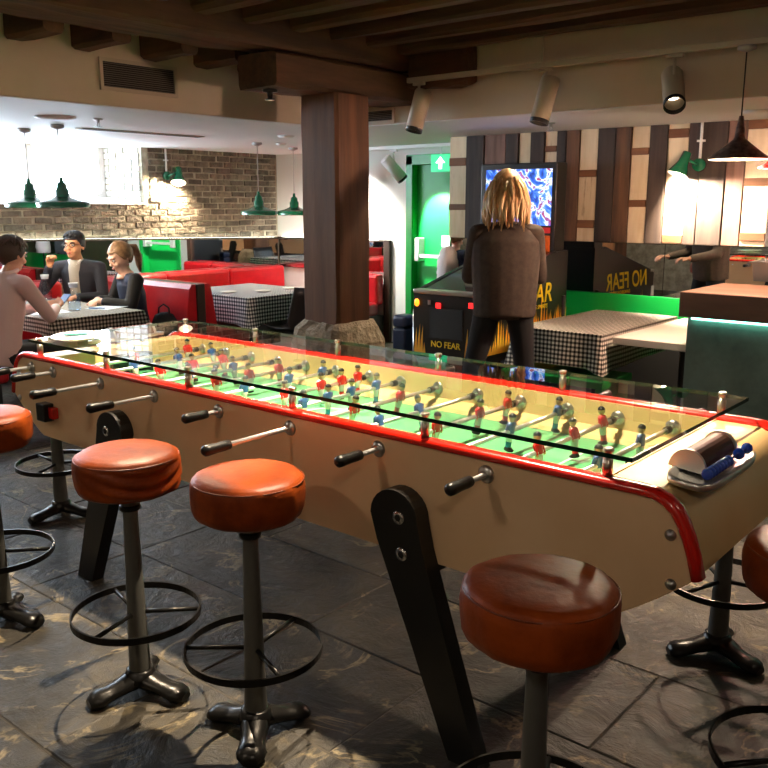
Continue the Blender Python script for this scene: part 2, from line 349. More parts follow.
    def cap(self, a, b, ra, rb, mt=None, n=12):
        # tapered capsule
        a = Vector(a); b = Vector(b); d = b-a; L = d.length
        if L < 1e-6: return self.ell(a, ra, ra, ra, mt)
        q = d.to_track_quat('Z', 'Y').to_matrix(); prof = []
        for i in range(4): t = -math.pi/2+math.pi/2*i/4; prof.append((max(ra*math.cos(t), .0008), ra*math.sin(t)))
        prof.append((ra, 0)); prof.append((rb, L))
        for i in range(1, 5): t = math.pi/2*i/4; prof.append((max(rb*math.cos(t), .0008), L+rb*math.sin(t)))
        return self.loft([[a+q @ Vector((r*math.cos(2*math.pi*j/n), r*math.sin(2*math.pi*j/n), z)) for j in range(n)] for r, z in prof], mt)
    def mesh(self, name, mt=None, uv=False):
        me = bpy.data.meshes.new(name); me.from_pydata(self.v, [], self.f)
        if mt is not None and not self.mats: self.mats = [M[mt] if isinstance(mt, str) else mt]
        for q in self.mats: me.materials.append(q)
        me.polygons.foreach_set('material_index', self.mi); me.polygons.foreach_set('use_smooth', self.sm); me.update()
        if uv:
            l = me.uv_layers.new(name='uv')
            for p in me.polygons:
                nx, ny, nz = [abs(q) for q in p.normal]
                for li in p.loop_indices:
                    c = me.vertices[me.loops[li].vertex_index].co
                    l.data[li].uv = (c.x, c.y) if nz > .6 else ((c.y, c.z) if nx > ny else (c.x, c.z))
        return me
    def build(self, name, mt=None, parent=None, loc=None, rot=None, uv=False):
        o = bpy.data.objects.new(name, self.mesh(name, mt, uv)); C.objects.link(o)
        if loc is not None: o.location = loc
        if rot is not None: o.rotation_euler = rot
        if parent is not None: o.parent = parent
        return o
def tag(o, label=None, cat=None, group=None, kind=None):
    if label: o['label'] = label
    if cat: o['category'] = cat
    if group: o['group'] = group
    if kind: o['kind'] = kind
    return o
def thing(name, label, cat, loc=(0, 0, 0), rz=0, group=None):
    o = bpy.data.objects.new(name, None); C.objects.link(o); o.empty_display_size = .1
    o.location = loc; o.rotation_euler = (0, 0, rz); return tag(o, label, cat, group)
def struct(name, mb, mt=None, label=None, uv=False):
    o = mb.build(name, mt, uv=uv); o['kind'] = 'structure'
    if label: o['label'] = label
    return o
def copy_tree(o, parent=None):
    c = o.copy(); C.objects.link(c); c.parent = parent
    for ch in list(o.children): copy_tree(ch, c)
    return c
def text_mesh(name, txt, size, mt, parent, M4, depth=.001, shear=0):
    cu = bpy.data.curves.new(name, 'FONT'); cu.body = txt; cu.size = size; cu.extrude = depth; cu.shear = shear
    cu.offset = size*.012
    to = bpy.data.objects.new(name, cu); C.objects.link(to)
    dg = bpy.context.evaluated_depsgraph_get(); me = bpy.data.meshes.new_from_object(to.evaluated_get(dg))
    bpy.data.objects.remove(to); bpy.data.curves.remove(cu)
    me.transform(M4); me.materials.clear(); me.materials.append(M[mt])
    o = bpy.data.objects.new(name, me); C.objects.link(o); o.parent = parent
    return o

# ================================================================== STRUCTURE
XL, YW, YP, ZC = -6.0, 5.40, 4.40, 2.20          # brick wall, white wall, plank wall, lowered ceiling
XR, YF, ZT = 4.6, -4.6, 2.90
SX, SY = -2.70, 3.0                              # soffit faces
fl = struct('floor', MB().box((XL-.1, YF-.1, -.12), (XR+.1, YW+.1, -.005)), 'mortar', 'dark slate flagstone floor')
y = YF
rnd = random.Random(3)
while y < YW:
    hgt = rnd.uniform(.50, .82); y2 = min(y+hgt, YW)
    x = XL+rnd.uniform(-.4, 0)
    while x < XR:
        L = rnd.uniform(.55, 1.15); x2 = min(x+L, XR)
        xa = max(x, XL)
        if x2-xa > .12 and y2-y > .1:
            g = .002; j = lambda: rnd.uniform(-.002, .004); dz = rnd.uniform(-.003, 0)
            q = [(xa+g+j(), y+g+j()), (x2-g+j(), y+g+j()), (x2-g+j(), y2-g+j()), (xa+g+j(), y2-g+j())]
            cx = (xa+x2)/2; cy = (y+y2)/2; b = .005
            top = [(px+(b if px < cx else -b)-cx, py+(b if py < cy else -b)-cy, dz) for px, py in q]
            mid = [(px-cx, py-cy, dz-.003) for px, py in q]; bot = [(px-cx, py-cy, -.03) for px, py in q]
            mb = MB(); mb.loft([bot, mid, top], None, True, False)
            mb.build('flagstone', 'slate', fl, loc=(cx, cy, 0))
        x = x2
        if x >= XR-.01: break
    y = y2
# --- walls
wl = MB()
wl.box((XL-.6, -1.5, 0), (XL-.012, YW, 1.19)); wl.box((XL-.6, 3.40, 1.19), (XL-.012, YW, 3.0)); wl.box((XL-.6, YF, 0), (XL-.012, -.4, 3.0))
wl.box((XL-.6, -.4, 1.19), (XL-.012, 3.4, 1.585))
wl.add([(XL-.012, 3.40, 1.585), (XL-.55, 3.24, 1.585), (XL-.55, 3.40, 1.585), (XL-.012, 3.40, 3), (XL-.55, 3.24, 3), (XL-.55, 3.40, 3)], [(0, 1, 4, 3), (1, 2, 5, 4), (2, 0, 3, 5), (0, 2, 1), (3, 4, 5)])
wall_left = struct('wall_left', wl, 'brickmortar', 'old stock brick wall with deep window recess')
BL, BH = .212, .068
bmsh = MB().box((-.016, -BL/2+.006, -BH/2+.005), (.012, BL/2-.006, BH/2-.005), None, .004).mesh('brick', 'brick')
bmsh3 = MB().box((-.016, -BL/4+.004, -BH/2+.004), (.012, BL/4-.004, BH/2-.004), None, .004).mesh('brick', mat('daylit_brick', s(226, 226, 224), .85, c2=s(170, 166, 158), nscale=7, bump=.8, bscale=26, bdist=.02, rand=.1))  # reveal bricks: daylight from the window put into a pale colour
bmsh2 = MB().box((-.016, -BL/4+.006, -BH/2+.005), (.012, BL/4-.006, BH/2-.005), None, .004).mesh('brick', 'brick')
def brick(x, y, z, rz=0, half=False, white=False):
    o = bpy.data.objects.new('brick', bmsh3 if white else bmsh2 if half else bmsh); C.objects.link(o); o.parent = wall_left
    o.location = (x-.008+rnd.uniform(-.008, .008), y+rnd.uniform(-.006, .006), z+rnd.uniform(-.003, .003)); o.rotation_euler = (rnd.uniform(-.045, .045), rnd.uniform(-.05, .05), rz+rnd.uniform(-.035, .035)); o.scale = (1, rnd.uniform(.86, 1.0), rnd.uniform(.85, 1.03))
row = 0; z = 1.19+BH/2
while z < ZC:
    off = BL/2 if row % 2 else 0
    yy = 5.38-BL/2
    yy += -off if off else 0
    if off: brick(XL, 5.38-BL/4, z, 0, True)
    ylow = 3.44 if z > 1.58 else 1.3
    while yy-BL/2 > ylow-.02:
        brick(XL, yy, z); yy -= BL
    if z > 1.58 and yy-BL/2 <= ylow and yy > ylow: brick(XL, yy+BL/4-.0, z, 0, True)
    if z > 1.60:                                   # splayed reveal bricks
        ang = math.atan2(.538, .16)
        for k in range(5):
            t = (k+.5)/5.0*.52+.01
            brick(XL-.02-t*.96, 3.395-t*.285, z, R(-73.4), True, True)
    z += BH; row += 1
# window
win = MB()
WX = XL-.52
for a, b in (((WX-.03, -.4, 1.66), (WX+.03, 3.24, 1.70)), ((WX-.03, 3.17, 1.70), (WX+.03, 3.24, 2.6))): win.box(a, b, 'alu', .004)
my = onx(28, 160, WX).y
win.box((WX-.035, my-.04, 1.70), (WX+.035, my+.04, 2.6), 'alu', .004); win.box((WX-.035, my-1.7, 1.70), (WX+.035, my-1.62, 2.6), 'alu', .004)
wo = struct('window_1', win, None, 'bright basement window with grey frame and two large panes')
for a, b in ((my+.04, 3.17), (my-1.62, my-.04)):
    MB().box((WX-.004, a, 1.70), (WX+.004, b, 2.6)).build('pane', 'pane', wo)
sl = MB().add([(WX+.03, -.4, 1.665), (XL+.015, -.4, 1.600), (XL+.015, 3.43, 1.600), (WX+.03, 3.24, 1.665), (WX+.03, -.4, 1.585), (XL+.015, -.4, 1.585), (XL+.015, 3.43, 1.585), (WX+.03, 3.24, 1.585)],
              [(0, 1, 2, 3), (7, 6, 5, 4), (0, 4, 5, 1), (1, 5, 6, 2), (2, 6, 7, 3), (3, 7, 4, 0)])
sl.build('window_sill', 'white', wo)
# white back wall with the exit door opening
DX0, DX1 = ony(407, 160, YW).x, ony(407, 160, YW).x+.98
DZ = ony(430, 155, YW).z
wb = MB(); wb.box((XL-.1, YW, 0), (DX0, YW+.25, 3)); wb.box((DX0, YW, DZ), (-2.5, YW+.25, 3)); wb.box((DX1, YW, 0), (-2.3, YW+.25, DZ))
struct('wall_back', wb, 'whitewall', 'white painted back wall beside the green exit door')
dr = MB(); dr.box((DX0, YW-.02, 0), (DX0+.09, YW+.14, DZ), None, .004); dr.box((DX1-.09, YW-.02, 0), (DX1, YW+.14, DZ), None, .004); dr.box((DX0, YW-.02, DZ-.1), (DX1, YW+.14, DZ+.01), None, .004)
door = struct('door_1', dr, 'greenpaint', 'green painted emergency exit door in green frame')
MB().box((DX0+.09, YW+.08, .01), (DX1-.09, YW+.13, DZ-.1), None, .003).build('door_leaf', 'greendoor', door)
pb = MB(); pb.box((DX0+.16, YW-.02, 1.0), (DX1-.12, YW+.02, 1.035), None, .006); pb.box((DX0+.14, YW-.04, .96), (DX0+.2, YW+.08, 1.22), None, .01); pb.box((DX1-.18, YW-.04, .96), (DX1-.12, YW+.08, 1.10), None, .01)
pb.build('push_bar', 'plate', door)
MB().box((DX0+.44, YW+.07, 1.12), (DX0+.55, YW+.082, 1.25)).build('door_notice', 'plate', door)
# plank wall
PX = [ony(v, 135, YP).x for v in (450.5, 467.7, 485.7, 506.8, 519.7, 531.9, 546, 558.3, 567.7, 581.3, 599.4, 617, 632.8, 651, 669, 690, 703, 729, 748, 775)]
PK = ['W', 'D', 'P', 'D', 'W', 'D', 'W', 'D', 'B', 'W', 'D', 'B', 'W', 'D', 'W', 'D', 'D', 'P', 'W']
PR = {0: [(158, 166), (204, 210)], 6: [(146, 152)], 9: [(170, 177), (220, 228)], 12: [(148, 155), (200, 207)], 14: [(129, 138), (235, 243)], 18: [(120, 129), (178, 186), (233, 241)]}
px = PX[-1]; k = 0
while px < XR:                                    # the wall goes on beyond the counter
    wd = .13+.07*((k*7) % 4)/3; PX.append(min(px+wd, XR)); PK.append('DWBDPW'[k % 6]); px += wd; k += 1
pw = MB(); pw.box((PX[0], YP+.03, 0), (XR, YP+.2, 3)); pw.box((PX[0], YP+.03, 0), (PX[0]+.12, YW, 3))
wall_p = struct('wall_plank', pw, 'darkwood', 'wall clad in reclaimed dark and whitewashed boards')
MZ0, MZ1 = .865, 1.278
PMAT = {'W': 'planterwhite', 'D': 'plankdark', 'B': 'plankbrown', 'P': 'plankpink'}
for i, kd in enumerate(PK):
    a, b = PX[i]+.003, PX[i+1]-.003; w_ = b-a; dep = {'W': .008, 'D': .022, 'B': .018, 'P': .014}[kd]+rnd.uniform(-.002, .004)
    MB().box((-w_/2, -dep, 0), (w_/2, .03, ZC-MZ1-.01), None, .003).build('plank', PMAT[kd], wall_p, loc=((a+b)/2, YP, MZ1+.005))
    for y0, y1 in PR.get(i, []) if i < 19 else ([(170, 178)] if kd == 'W' else []):
        xm = (a+b)/2; 
        pxm = 384+FPX*((Vector((xm, YP, 1.7))-CAM).dot(_r))/((Vector((xm, YP, 1.7))-CAM).dot(_F)) if i < 19 else 700
        zt, zb = ony(pxm, y0, YP).z, ony(pxm, y1, YP).z
        MB().box((-w_/2, -.02, zb), (w_/2, .0, zt), None, .003).build('rail', 'railwood', wall_p, loc=(xm, YP, 0))
# dado of green paint under the mirror
gp = MB(); gp.box((PX[0]+.02, YP-.012, .60), (XR, YP+.03, MZ0-.004), None, .003)
struct('trim_1', gp, 'greenpaint', 'green painted dado board under the long mirror')
struct('shade_sheet', MB().box((PX[0]+.02, YP-.006, 0), (XR, YP+.03, .598)), 'blackmatte', 'black sheet standing in for the shade below the green dado')  # black sheet paints the shade under the tables
# other walls of the place, behind the camera
wr = MB(); wr.box((XR, YF, 0), (XR+.2, YW, 3)); struct('wall_right', wr, 'brickdark', 'dark brick side wall')
wf = MB(); wf.box((XL, YF-.2, 0), (XR, YF, 3)); struct('wall_front', wf, 'brickmortar', 'brick wall behind the viewer')
# ceilings
cl = MB(); cl.box((XL-.6, YF, ZC), (SX, YW+.1, ZC+.7)); cl.box((SX, SY, ZC), (XR, YW+.1, ZC+.7))
for k in range(0): pass
ceil = struct('ceiling', cl, 'plaster', 'lowered plaster ceiling and its cream bulkhead faces')
cu = MB(); cu.box((XL, YF, ZC-.006), (SX-.02, YW, ZC-.001)); cu.box((SX-.02, SY+.02, ZC-.006), (XR, YW, ZC-.001))
uc = cu.build('ceiling_lining', 'white', ceil)
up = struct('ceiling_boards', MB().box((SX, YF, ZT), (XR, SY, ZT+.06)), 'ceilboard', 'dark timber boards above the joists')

# ------------------------------------------------------------------ timber frame
def rough_beam(a, b, along, seed, seg=10, wob=.008):
    x0, y0, z0 = a; x1, y1, z1 = b; rg = random.Random(seed); rings = []
    for i in range(seg+1):
        t = i/seg; j = lambda: rg.uniform(-wob, wob)
        if along == 'y':
            Y = y0+(y1-y0)*t; c = [(x0, z0), (x1, z0), (x1, z1), (x0, z1)]
            mk = lambda u, v: (u, Y, v)
        elif along == 'x':
            X = x0+(x1-x0)*t; c = [(y1, z0), (y0, z0), (y0, z1), (y1, z1)]
            mk = lambda u, v: (X, u, v)
        else:
            Z = z0+(z1-z0)*t; c = [(x0, y1), (x1, y1), (x1, y0), (x0, y0)]
            mk = lambda u, v: (u, v, Z)
        cu_, cv_ = sum(p[0] for p in c)/4, sum(p[1] for p in c)/4; ring = []
        for n_, (u, v) in enumerate(c):
            pu, pv = c[n_-1]; nu, nv = c[(n_+1) % 4]; e = .022
            for (qu, qv) in ((pu, pv), (nu, nv)):
                d = math.hypot(qu-u, qv-v); ring.append(mk(u+(qu-u)/d*e+j(), v+(qv-v)/d*e+j()))
        rings.append(ring)
    mb = MB(); mb.loft(rings, None, True, False); return mb
BX = -2.08
bmo = rough_beam((BX-.19, YF+.05, 2.55), (BX+.19, SY-.005, 2.885), 'y', 1, 26, .010).build('ceiling_beam', 'timber')
tag(bmo, 'massive old timber beam resting on the pillar bolster', 'beam')
bol = rough_beam((BX-.17, 1.56, 2.32), (BX+.19, SY-.005, 2.53), 'y', 2, 8, .006).build('bolster_block', 'timber')
tag(bol, 'thick timber bolster block on top of the square pillar', 'beam')
stb = rough_beam((BX+.2, SY-.125, 2.41), (-1.36, SY-.01, 2.79), 'x', 5, 5, .012).build('beam_stub', 'timberx')
tag(stb, 'short rough beam stub against the cream bulkhead beside the bolster', 'beam')
jn = 0
ORD = ['next to', 'second from', 'third from', 'fourth from', 'fifth from', 'sixth from', 'seventh from', 'eighth from', 'ninth from']
for yj in (2.80, 2.46, 2.10, 1.74, 1.36, .98, .60, .22, -.16):
    z0 = 2.655+rnd.uniform(-.01, .015)
    o = rough_beam((BX+.195, yj-.06, z0), (XR-.05, yj+.06, 2.895), 'x', 20+jn, 14, .006).build('ceiling_joist', 'timberx')
    tag(o, 'dark timber joist running out from the heavy beam, '+ORD[jn]+' the cream bulkhead', 'joist', 'long joists over the table')
    jn += 1
for n_, yj in enumerate((2.45, 2.0, 1.62, 1.2, .72, .30)):
    o = rough_beam((SX+.005, yj-.065, 2.50), (BX-.195, yj+.065, 2.66), 'x', 50+jn, 3, .006).build('joist_end', 'timberx')
    tag(o, 'short timber joist end between heavy beam and vent bulkhead, '+ORD[n_]+' the bolster block', 'joist', 'joist ends above the vent'); jn += 1
# pillar
pil = thing('timber_pillar', 'square timber pillar standing on a rough stone base', 'pillar', (-2.02, 2.23, 0))
pm_ = rough_beam((-.175, -.175, .74), (.175, .175, 2.322), 'z', 9, 8, .004); pm_.build('post', 'timberz', pil)
rg = random.Random(4); rings = []
for z_, h_ in ((0, .30), (.2, .29), (.45, .275), (.62, .26), (.72, .235), (.765, .20)):
    ring = []
    for k in range(32):
        a = 2*math.pi*k/32; d = 1/max(abs(math.cos(a)), abs(math.sin(a))); d = min(d, 1.3)
        rr = h_*d+rg.uniform(-.009, .009); ring.append((rr*math.cos(a), rr*math.sin(a), z_+(rg.uniform(-.01, .01) if z_ > 0 else 0)))
    rings.append(ring)
MB().loft(rings, None, True, False).build('stone_base', 'stone', pil)
# pipe end under the bolster
sp = thing('sprinkler_head', 'dark sprinkler head under the bolster block', 'sprinkler', (BX+.02, 1.66, 2.32))
MB().lathe([(.05, 0), (.05, -.02), (.02, -.022), (.015, -.06), (.03, -.062), (.03, -.068)], n=12).build('body', 'black', sp)

# ================================================================== FOOTBALL TABLE
tb = thing('football_table', 'long cream and red table football game under a glass top', 'game table', (0, 0, 0))
HW = .43
NOSE = [(1.600, .736), (1.586, .79), (1.572, .83), (1.556, .866), (1.538, .893), (1.515, .912), (1.485, .923), (1.45, .925)]
def profile():
    top = [(-1.44, .925)]
    # outer outline of a side panel, counter-clockwise in x-z
    pts = []
    pts += [(-1.36, .57), (1.36, .57)]
    for k in range(1, 9):                      # curve up to the end lip
        t = k/8; pts.append((1.36+.235*t, .57+.165*t**1.25))
    pts += NOSE
    m_ = [(-x, z) for x, z in reversed(pts) if not (abs(x) <= 1.36 and z == .57)]
    return pts, m_
ptsR, ptsL = profile()
poly = ptsR+ptsL
for sy in (-1, 1):
    MB().prism(poly, 'y', sy*HW, sy*(HW-.03)).build('side_panel', 'cream_side', tb)
    # red rim following the upper outline
    path = [(x+.002, z+.002) for x, z in NOSE]
    path += [(1.2, .927), (.6, .927), (0, .927), (-.6, .927), (-1.2, .927)]+[(-x, z) for x, z in reversed(path)]
    sec = [(-.021, -.010), (.021, -.010), (.024, .0), (.021, .008), (.012, .013), (-.012, .013), (-.021, .008), (-.024, 0)]
    rings = []
    for i, (x, z) in enumerate(path):
        ax, az = path[max(i-1, 0)]; bx_, bz = path[min(i+1, len(path)-1)]; tx, tz = bx_-ax, bz-az; d = math.hypot(tx, tz); nx, nz = tz/d, -tx/d
        rings.append([(x+v*nx, sy*(HW-.012)+u, z+v*nz) for u, v in sec])
    MB().loft(rings, None, True, True).build('red_rim', 'red', tb)
for sx in (-1, 1):
    a = []
    a += [(1.345, .922)]+[(x-.005, z-.003) for x, z in reversed(NOSE)]
    inner = [(x-.03 if i > 1 else x, z-.03) for i, (x, z) in enumerate(a)]
    mb = MB(); n = len(a)
    vs = [(sx*x, -HW+.03, z) for x, z in a]+[(sx*x, HW-.03, z) for x, z in a]; fs = [(i, i+1, n+i+1, n+i) for i in range(n-1)]
    mb.add(vs, fs, None, True); mb.build('end_apron', 'cream', tb)
    lo = [(1.595, .733)]+[(1.36+.228*t/8, .575+.16*(t/8)**1.25) for t in range(8, -1, -1)]
    n = len(lo); mb = MB(); mb.add([(sx*x, -HW+.03, z) for x, z in lo]+[(sx*x, HW-.03, z) for x, z in lo], [(i, i+1, n+i+1, n+i) for i in range(n-1)], None, True); mb.build('end_underside', 'cream_side', tb)
    # seam strip and inner end wall with goal mouth
    MB().box((sx*1.345, -HW+.035, .79), (sx*1.33, HW-.035, .925)).build('end_wall', 'cream', tb)
    g = MB(); g.box((sx*1.329, -.11, .80), (sx*1.27, -.10, .885)); g.box((sx*1.329, .10, .80), (sx*1.27, .11, .885)); g.box((sx*1.329, -.11, .88), (sx*1.27, .11, .892)); g.box((sx*1.3295, -.10, .80), (sx*1.327, .10, .88))
    g.build('goal', 'black', tb)
MB().box((-1.36, -HW+.03, .57), (1.36, HW-.03, .585)).build('bottom_panel', 'cream_side', tb)
fld = MB().box((-1.33, -.40, .785), (1.33, .40, .80)).build('playing_field', 'field', tb)
MB().box((-.004, -.335, .80), (.004, .335, .8012)).build('centre_line', 'line', fld)
for sx in (-1, 1):
    q = [(sx*1.325, -.208), (sx*1.0, -.208), (sx*1.0, .208), (sx*1.325, .208), (sx*1.325, .20), (sx*1.008, .20), (sx*1.008, -.20), (sx*1.325, -.20)]
    MB().prism(q, 'z', .80, .8012).build('penalty_line', 'line', fld)
ln = MB(); ci = [2*math.pi*k/40 for k in range(41)]
ln.loft([[(r_*math.cos(a), r_*math.sin(a), z_) for r_, z_ in ((.1, .80), (.108, .80), (.108, .8013), (.1, .8013))] for a in ci], None, False, False); ln.build('centre_circle', 'line', fld)
for sy in (-1, 1):
    mb = MB(); mb.prism([(sy*.40, .80), (sy*.335, .801), (sy*.345, .815), (sy*.385, .838), (sy*.388, .925), (sy*.40, .925)], 'x', -1.33, 1.33)
    mb.build('inner_wall', 'cream', tb)
# glass top
gm = MB(); gx, gy, g0, g1 = 1.428, .43, .990, 1.002
gm.add([(-gx, -gy, g1), (gx, -gy, g1), (gx, gy, g1), (-gx, gy, g1)], [(0, 1, 2, 3)], 'tableglass')
gm.add([(-gx, -gy, g0), (gx, -gy, g0), (gx, gy, g0), (-gx, gy, g0), (-gx, -gy, g1), (gx, -gy, g1), (gx, gy, g1), (-gx, gy, g1)], [(0, 1, 5, 4), (1, 2, 6, 5), (2, 3, 7, 6), (3, 0, 4, 7)], 'glassedge')
go = gm.build('glass_top', None, tb); tag(go, 'thick clear glass sheet with dark green edges')
for xs, sy in (((-1.362, -.837, -.303, .246, .792, 1.358), -1), ((-1.40, -.86, -.32, .23, .787, 1.352), 1)):
    for xx in xs:
        mb = MB(); mb.lathe([(.013, .94), (.013, .985), (.010, .986), (.010, 1.003), (.0135, 1.003), (.0135, 1.009), (.011, 1.012)], (xx, sy*.413, 0), 14); mb.build('glass_post', 'copper', tb)
# players
def player_mesh(name, shirt, sock):
    rings = []; mats = []
    def el(cx, cy, z, rx, ry, n=12): return [(cx+rx*math.cos(2*math.pi*k/n), cy+ry*math.sin(2*math.pi*k/n), z) for k in range(n)]
    spec = [(-.067, .013, .016, -.004, 'black'), (-.062, .013, .018, -.004, 'black'), (-.055, .010, .011, 0, 'black'), (-.054, .0095, .010, 0, sock), (-.036, .0095, .010, 0, sock), (-.035, .010, .0105, 0, 'playwhite'),
            (-.014, .015, .012, 0, 'playwhite'), (-.006, .016, .013, 0, 'playwhite'), (-.005, .0165, .0125, 0, shirt), (.010, .017, .013, 0, shirt), (.024, .021, .012, 0, shirt), (.030, .015, .010, 0, shirt), (.032, .0065, .0065, 0, 'playskin'),
            (.036, .0065, .0065, 0, 'playskin'), (.040, .0105, .011, 0, 'playskin'), (.047, .012, .0125, 0, 'playskin'), (.050, .0125, .013, 0, 'black'), (.057, .010, .011, 0, 'black'), (.062, .003, .004, 0, 'black')]
    for z, ry, rx, dx, m_ in spec: rings.append(el(dx, 0, z, rx, ry)); mats.append(m_)
    mb = MB(); mb.loft(rings, None, True, True, True, mats)
    for sy in (-1, 1): mb.cap((0, sy*.020, .022), (.006, sy*.021, -.004), .0055, .005, shirt, 8); mb.ell((.007, sy*.021, -.008), .005, .005, .005, 'playskin', 8, 5)
    return mb.mesh(name)
PLM = {'r': player_mesh('player_red', 'playred', 'playred'), 'b': player_mesh('player_blue', 'playblue', 'playteal')}
RZ = .877
sock_m = MB().lathe([(.012, -.004), (.024, -.004), (.026, 0), (.022, .006), (.011, .009)], (0, 0, 0), 16).mesh('bearing', 'steel')
grip_m = MB().lathe([(.010, 0), (.0150, .004), (.0160, .025), (.0155, .05), (.0175, .085), (.017, .097), (.010, .105), (.003, .106)], (0, 0, 0), 14).mesh('handle', 'rubber')
bump_m = MB().lathe([(.009, -.012), (.013, -.012), (.013, .012), (.009, .012)], (0, 0, 0), 12).mesh('rod_bumper', 'rubber')
RODS = [(-1.417, 'r', [.15], -.541), (-1.233, 'r', [.29, -.02], -.522), (-1.05, 'b', [.30, .10, -.14], 0), (-.862, 'r', [.21, .04, -.14], -.635), (-.68, 'b', [.12, -.12], 0),
        (-.497, 'r', [.22, .05, -.13], -.616), (-.309, 'b', [.30, .10, -.14], 0), (-.113, 'r', [.31, .21, .09, -.11], -.488), (.059, 'b', [.23, .08, -.05, -.18], 0), (.250, 'r', [.14, -.12], -.691),
        (.44, 'b', [.02, -.20], 0), (.63, 'r', [.29, .11, -.14], -.516), (.825, 'b', [.31, 0], 0), (1.016, 'r', [.27, .07, -.15], -.512), (1.21, 'b', [.13, -.16], 0)]
FARH = {2: .50, 4: .60, 6: .55, 8: .66, 10: .52, 12: .62, 14: .56}
for i, (X, col, ys, hy) in enumerate(RODS):
    near = col == 'r'
    y0 = hy if near else -.445; y1 = .445 if near else FARH[i]
    if not near: y0 = -.42
    rod = MB().cyl((0, y0, 0), (0, y1, 0), .0078, 12).build('rod', 'rodsteel', tb, loc=(X, 0, RZ))
    h = bpy.data.objects.new('handle', grip_m); C.objects.link(h); h.parent = rod
    h.location = (0, y0+.006 if near else y1-.006, 0); h.rotation_euler = (R(90), 0, 0) if near else (R(-90), 0, 0)
    for yy, rx in ((-HW-.002, R(90)), (.386, R(90))) if near else ((-HW+.045, R(-90)), (HW+.002, R(-90)), (.386, R(90))):
        b = bpy.data.objects.new('bearing', sock_m); C.objects.link(b); b.parent = rod; b.location = (0, yy, 0); b.rotation_euler = (rx, 0, 0)
    tilt = rnd.uniform(-.25, .25)
    for yy in ys:
        p = bpy.data.objects.new('player', PLM[col]); C.objects.link(p); p.parent = rod; p.location = (0, yy, 0); p.rotation_euler = (0, tilt, 0 if near else math.pi)
    for yy in (-.30, .34):
        bp = bpy.data.objects.new('rod_bumper', bump_m); C.objects.link(bp); bp.parent = rod; bp.location = (0, yy, 0); bp.rotation_euler = (R(90), 0, 0)
# legs
for sx in (-1, 1):
    for sy in (-1, 1):
        # outline in x-z, seen from the side: rounded head, splayed plank
        hx, hz = .735, .70; pts = []
        for k in range(0, 13):
            a = math.pi*k/12; pts.append((hx+.088*math.cos(a), hz+.085*math.sin(a)))
        pts += [(.672, .62), (.945, 0.0), (1.055, 0.0), (.842, .62)]
        pts = [(sx*x, z) for x, z in pts]
        lg = MB().prism(pts, 'y', sy*(HW+.002), sy*(HW+.058)).build('leg', 'black', tb)
        for zz, dx in ((.705, 0), (.595, .012)):
            mb = MB(); T = Matrix.Translation((sx*(.755+dx), sy*(HW+.058), zz)) @ Matrix.Rotation(R(90 if sy < 0 else -90), 4, 'X')
            mb.lathe([(.011, 0), (.021, 0), (.021, .003), (.012, .0045)], (0, 0, 0), 18, 'chrome', T=T); mb.lathe([(.0115, .0), (.0115, .005), (.004, .006)], (0, 0, 0), 6, 'blackmatte', T=T, smooth=False)
            mb.build('bolt', None, lg)
    MB().box((sx*.72, -HW+.02, .50), (sx*.80, HW-.02, .57), None, .004).build('cross_beam', 'black', tb)
for xx, zz in ((1.533, .834), (1.542, .712), (-1.533, .834), (-1.55, .719)):
    for sy in (-1, 1):
        T = Matrix.Translation((xx, sy*HW, zz)) @ Matrix.Rotation(R(90 if sy < 0 else -90), 4, 'X')
        MB().lathe([(.014, 0), (.014, .003), (.008, .005), (.007, .008), (.001, .009)], (0, 0, 0), 14, T=T).build('panel_bolt', 'steel', tb)
# coin box on the near panel
cbx = ony(42, 408, -HW-.03).x+.03; cb = MB().box((cbx-.05, -HW-.05, .655), (cbx+.02, -HW, .735), None, .006).build('latch_box', 'black', tb); MB().box((cbx+.02, -HW-.03, .67), (cbx+.055, -HW, .72), None, .003).build('latch_tab', 'red', cb)
# score counter with blue beads on each end
def scorer(sx):
    q = MB()
    # dished chrome tray, long along y
    rings = []
    for k in range(0, 25):
        a = 2*math.pi*k/24
        rings.append(a)
    out = []; inn = []; low = []
    for a in rings[:-1]:
        ex = math.copysign(abs(math.cos(a))**.55, math.cos(a)); ey = math.copysign(abs(math.sin(a))**.55, math.sin(a))
        out.append((ex*.066, ey*.205)); inn.append((ex*.058, ey*.195)); low.append((ex*.045, ey*.175))
    L3 = lambda pts, z: [(p[0], p[1], z) for p in pts]
    tray = MB(); tray.loft([L3(out, .0), L3(out, .016), L3(inn, .018), L3(low, .008)], None, True, True)
    t = tray.build('score_tray', 'castalu', tb, loc=(sx*1.522, -.14*sx, .9255), rot=(0, R(6)*sx, 0))
    t['label'] = 'chrome score tray with blue counting beads and brown roller'
    mb = MB(); n = 14
    half = [(.042*math.cos(math.pi*k/n)-.028, .018+.048*math.sin(math.pi*k/n)) for k in range(n+1)]
    mb.prism([(sx*x, z) for x, z in half], 'y', -.105, .115, None, False); mb.build('roller', 'brownwood', t)
    for yy in (-.112, .12):
        hh = [(.048*math.cos(math.pi*k/n)-.028, .016+.054*math.sin(math.pi*k/n)) for k in range(n+1)]
        MB().prism([(sx*x, z) for x, z in hh], 'y', yy-.005, yy+.005).build('roller_cheek', 'castalu', t)
    MB().cyl((sx*.036, -.165, .034), (sx*.036, .165, .034), .0035, 8).build('bead_wire', 'chrome', t)
    yy = -.155
    for k in range(8): 
        MB().ell((sx*.036, yy, .034), .0150, .0115, .0150, None, 12, 7).build('bead', 'bead', t); yy += .021
    for yy in (.075, .14): MB().ell((sx*.036, yy, .034), .0155, .0145, .0155, None, 12, 7).build('bead', 'bead', t)
scorer(1); scorer(-1)
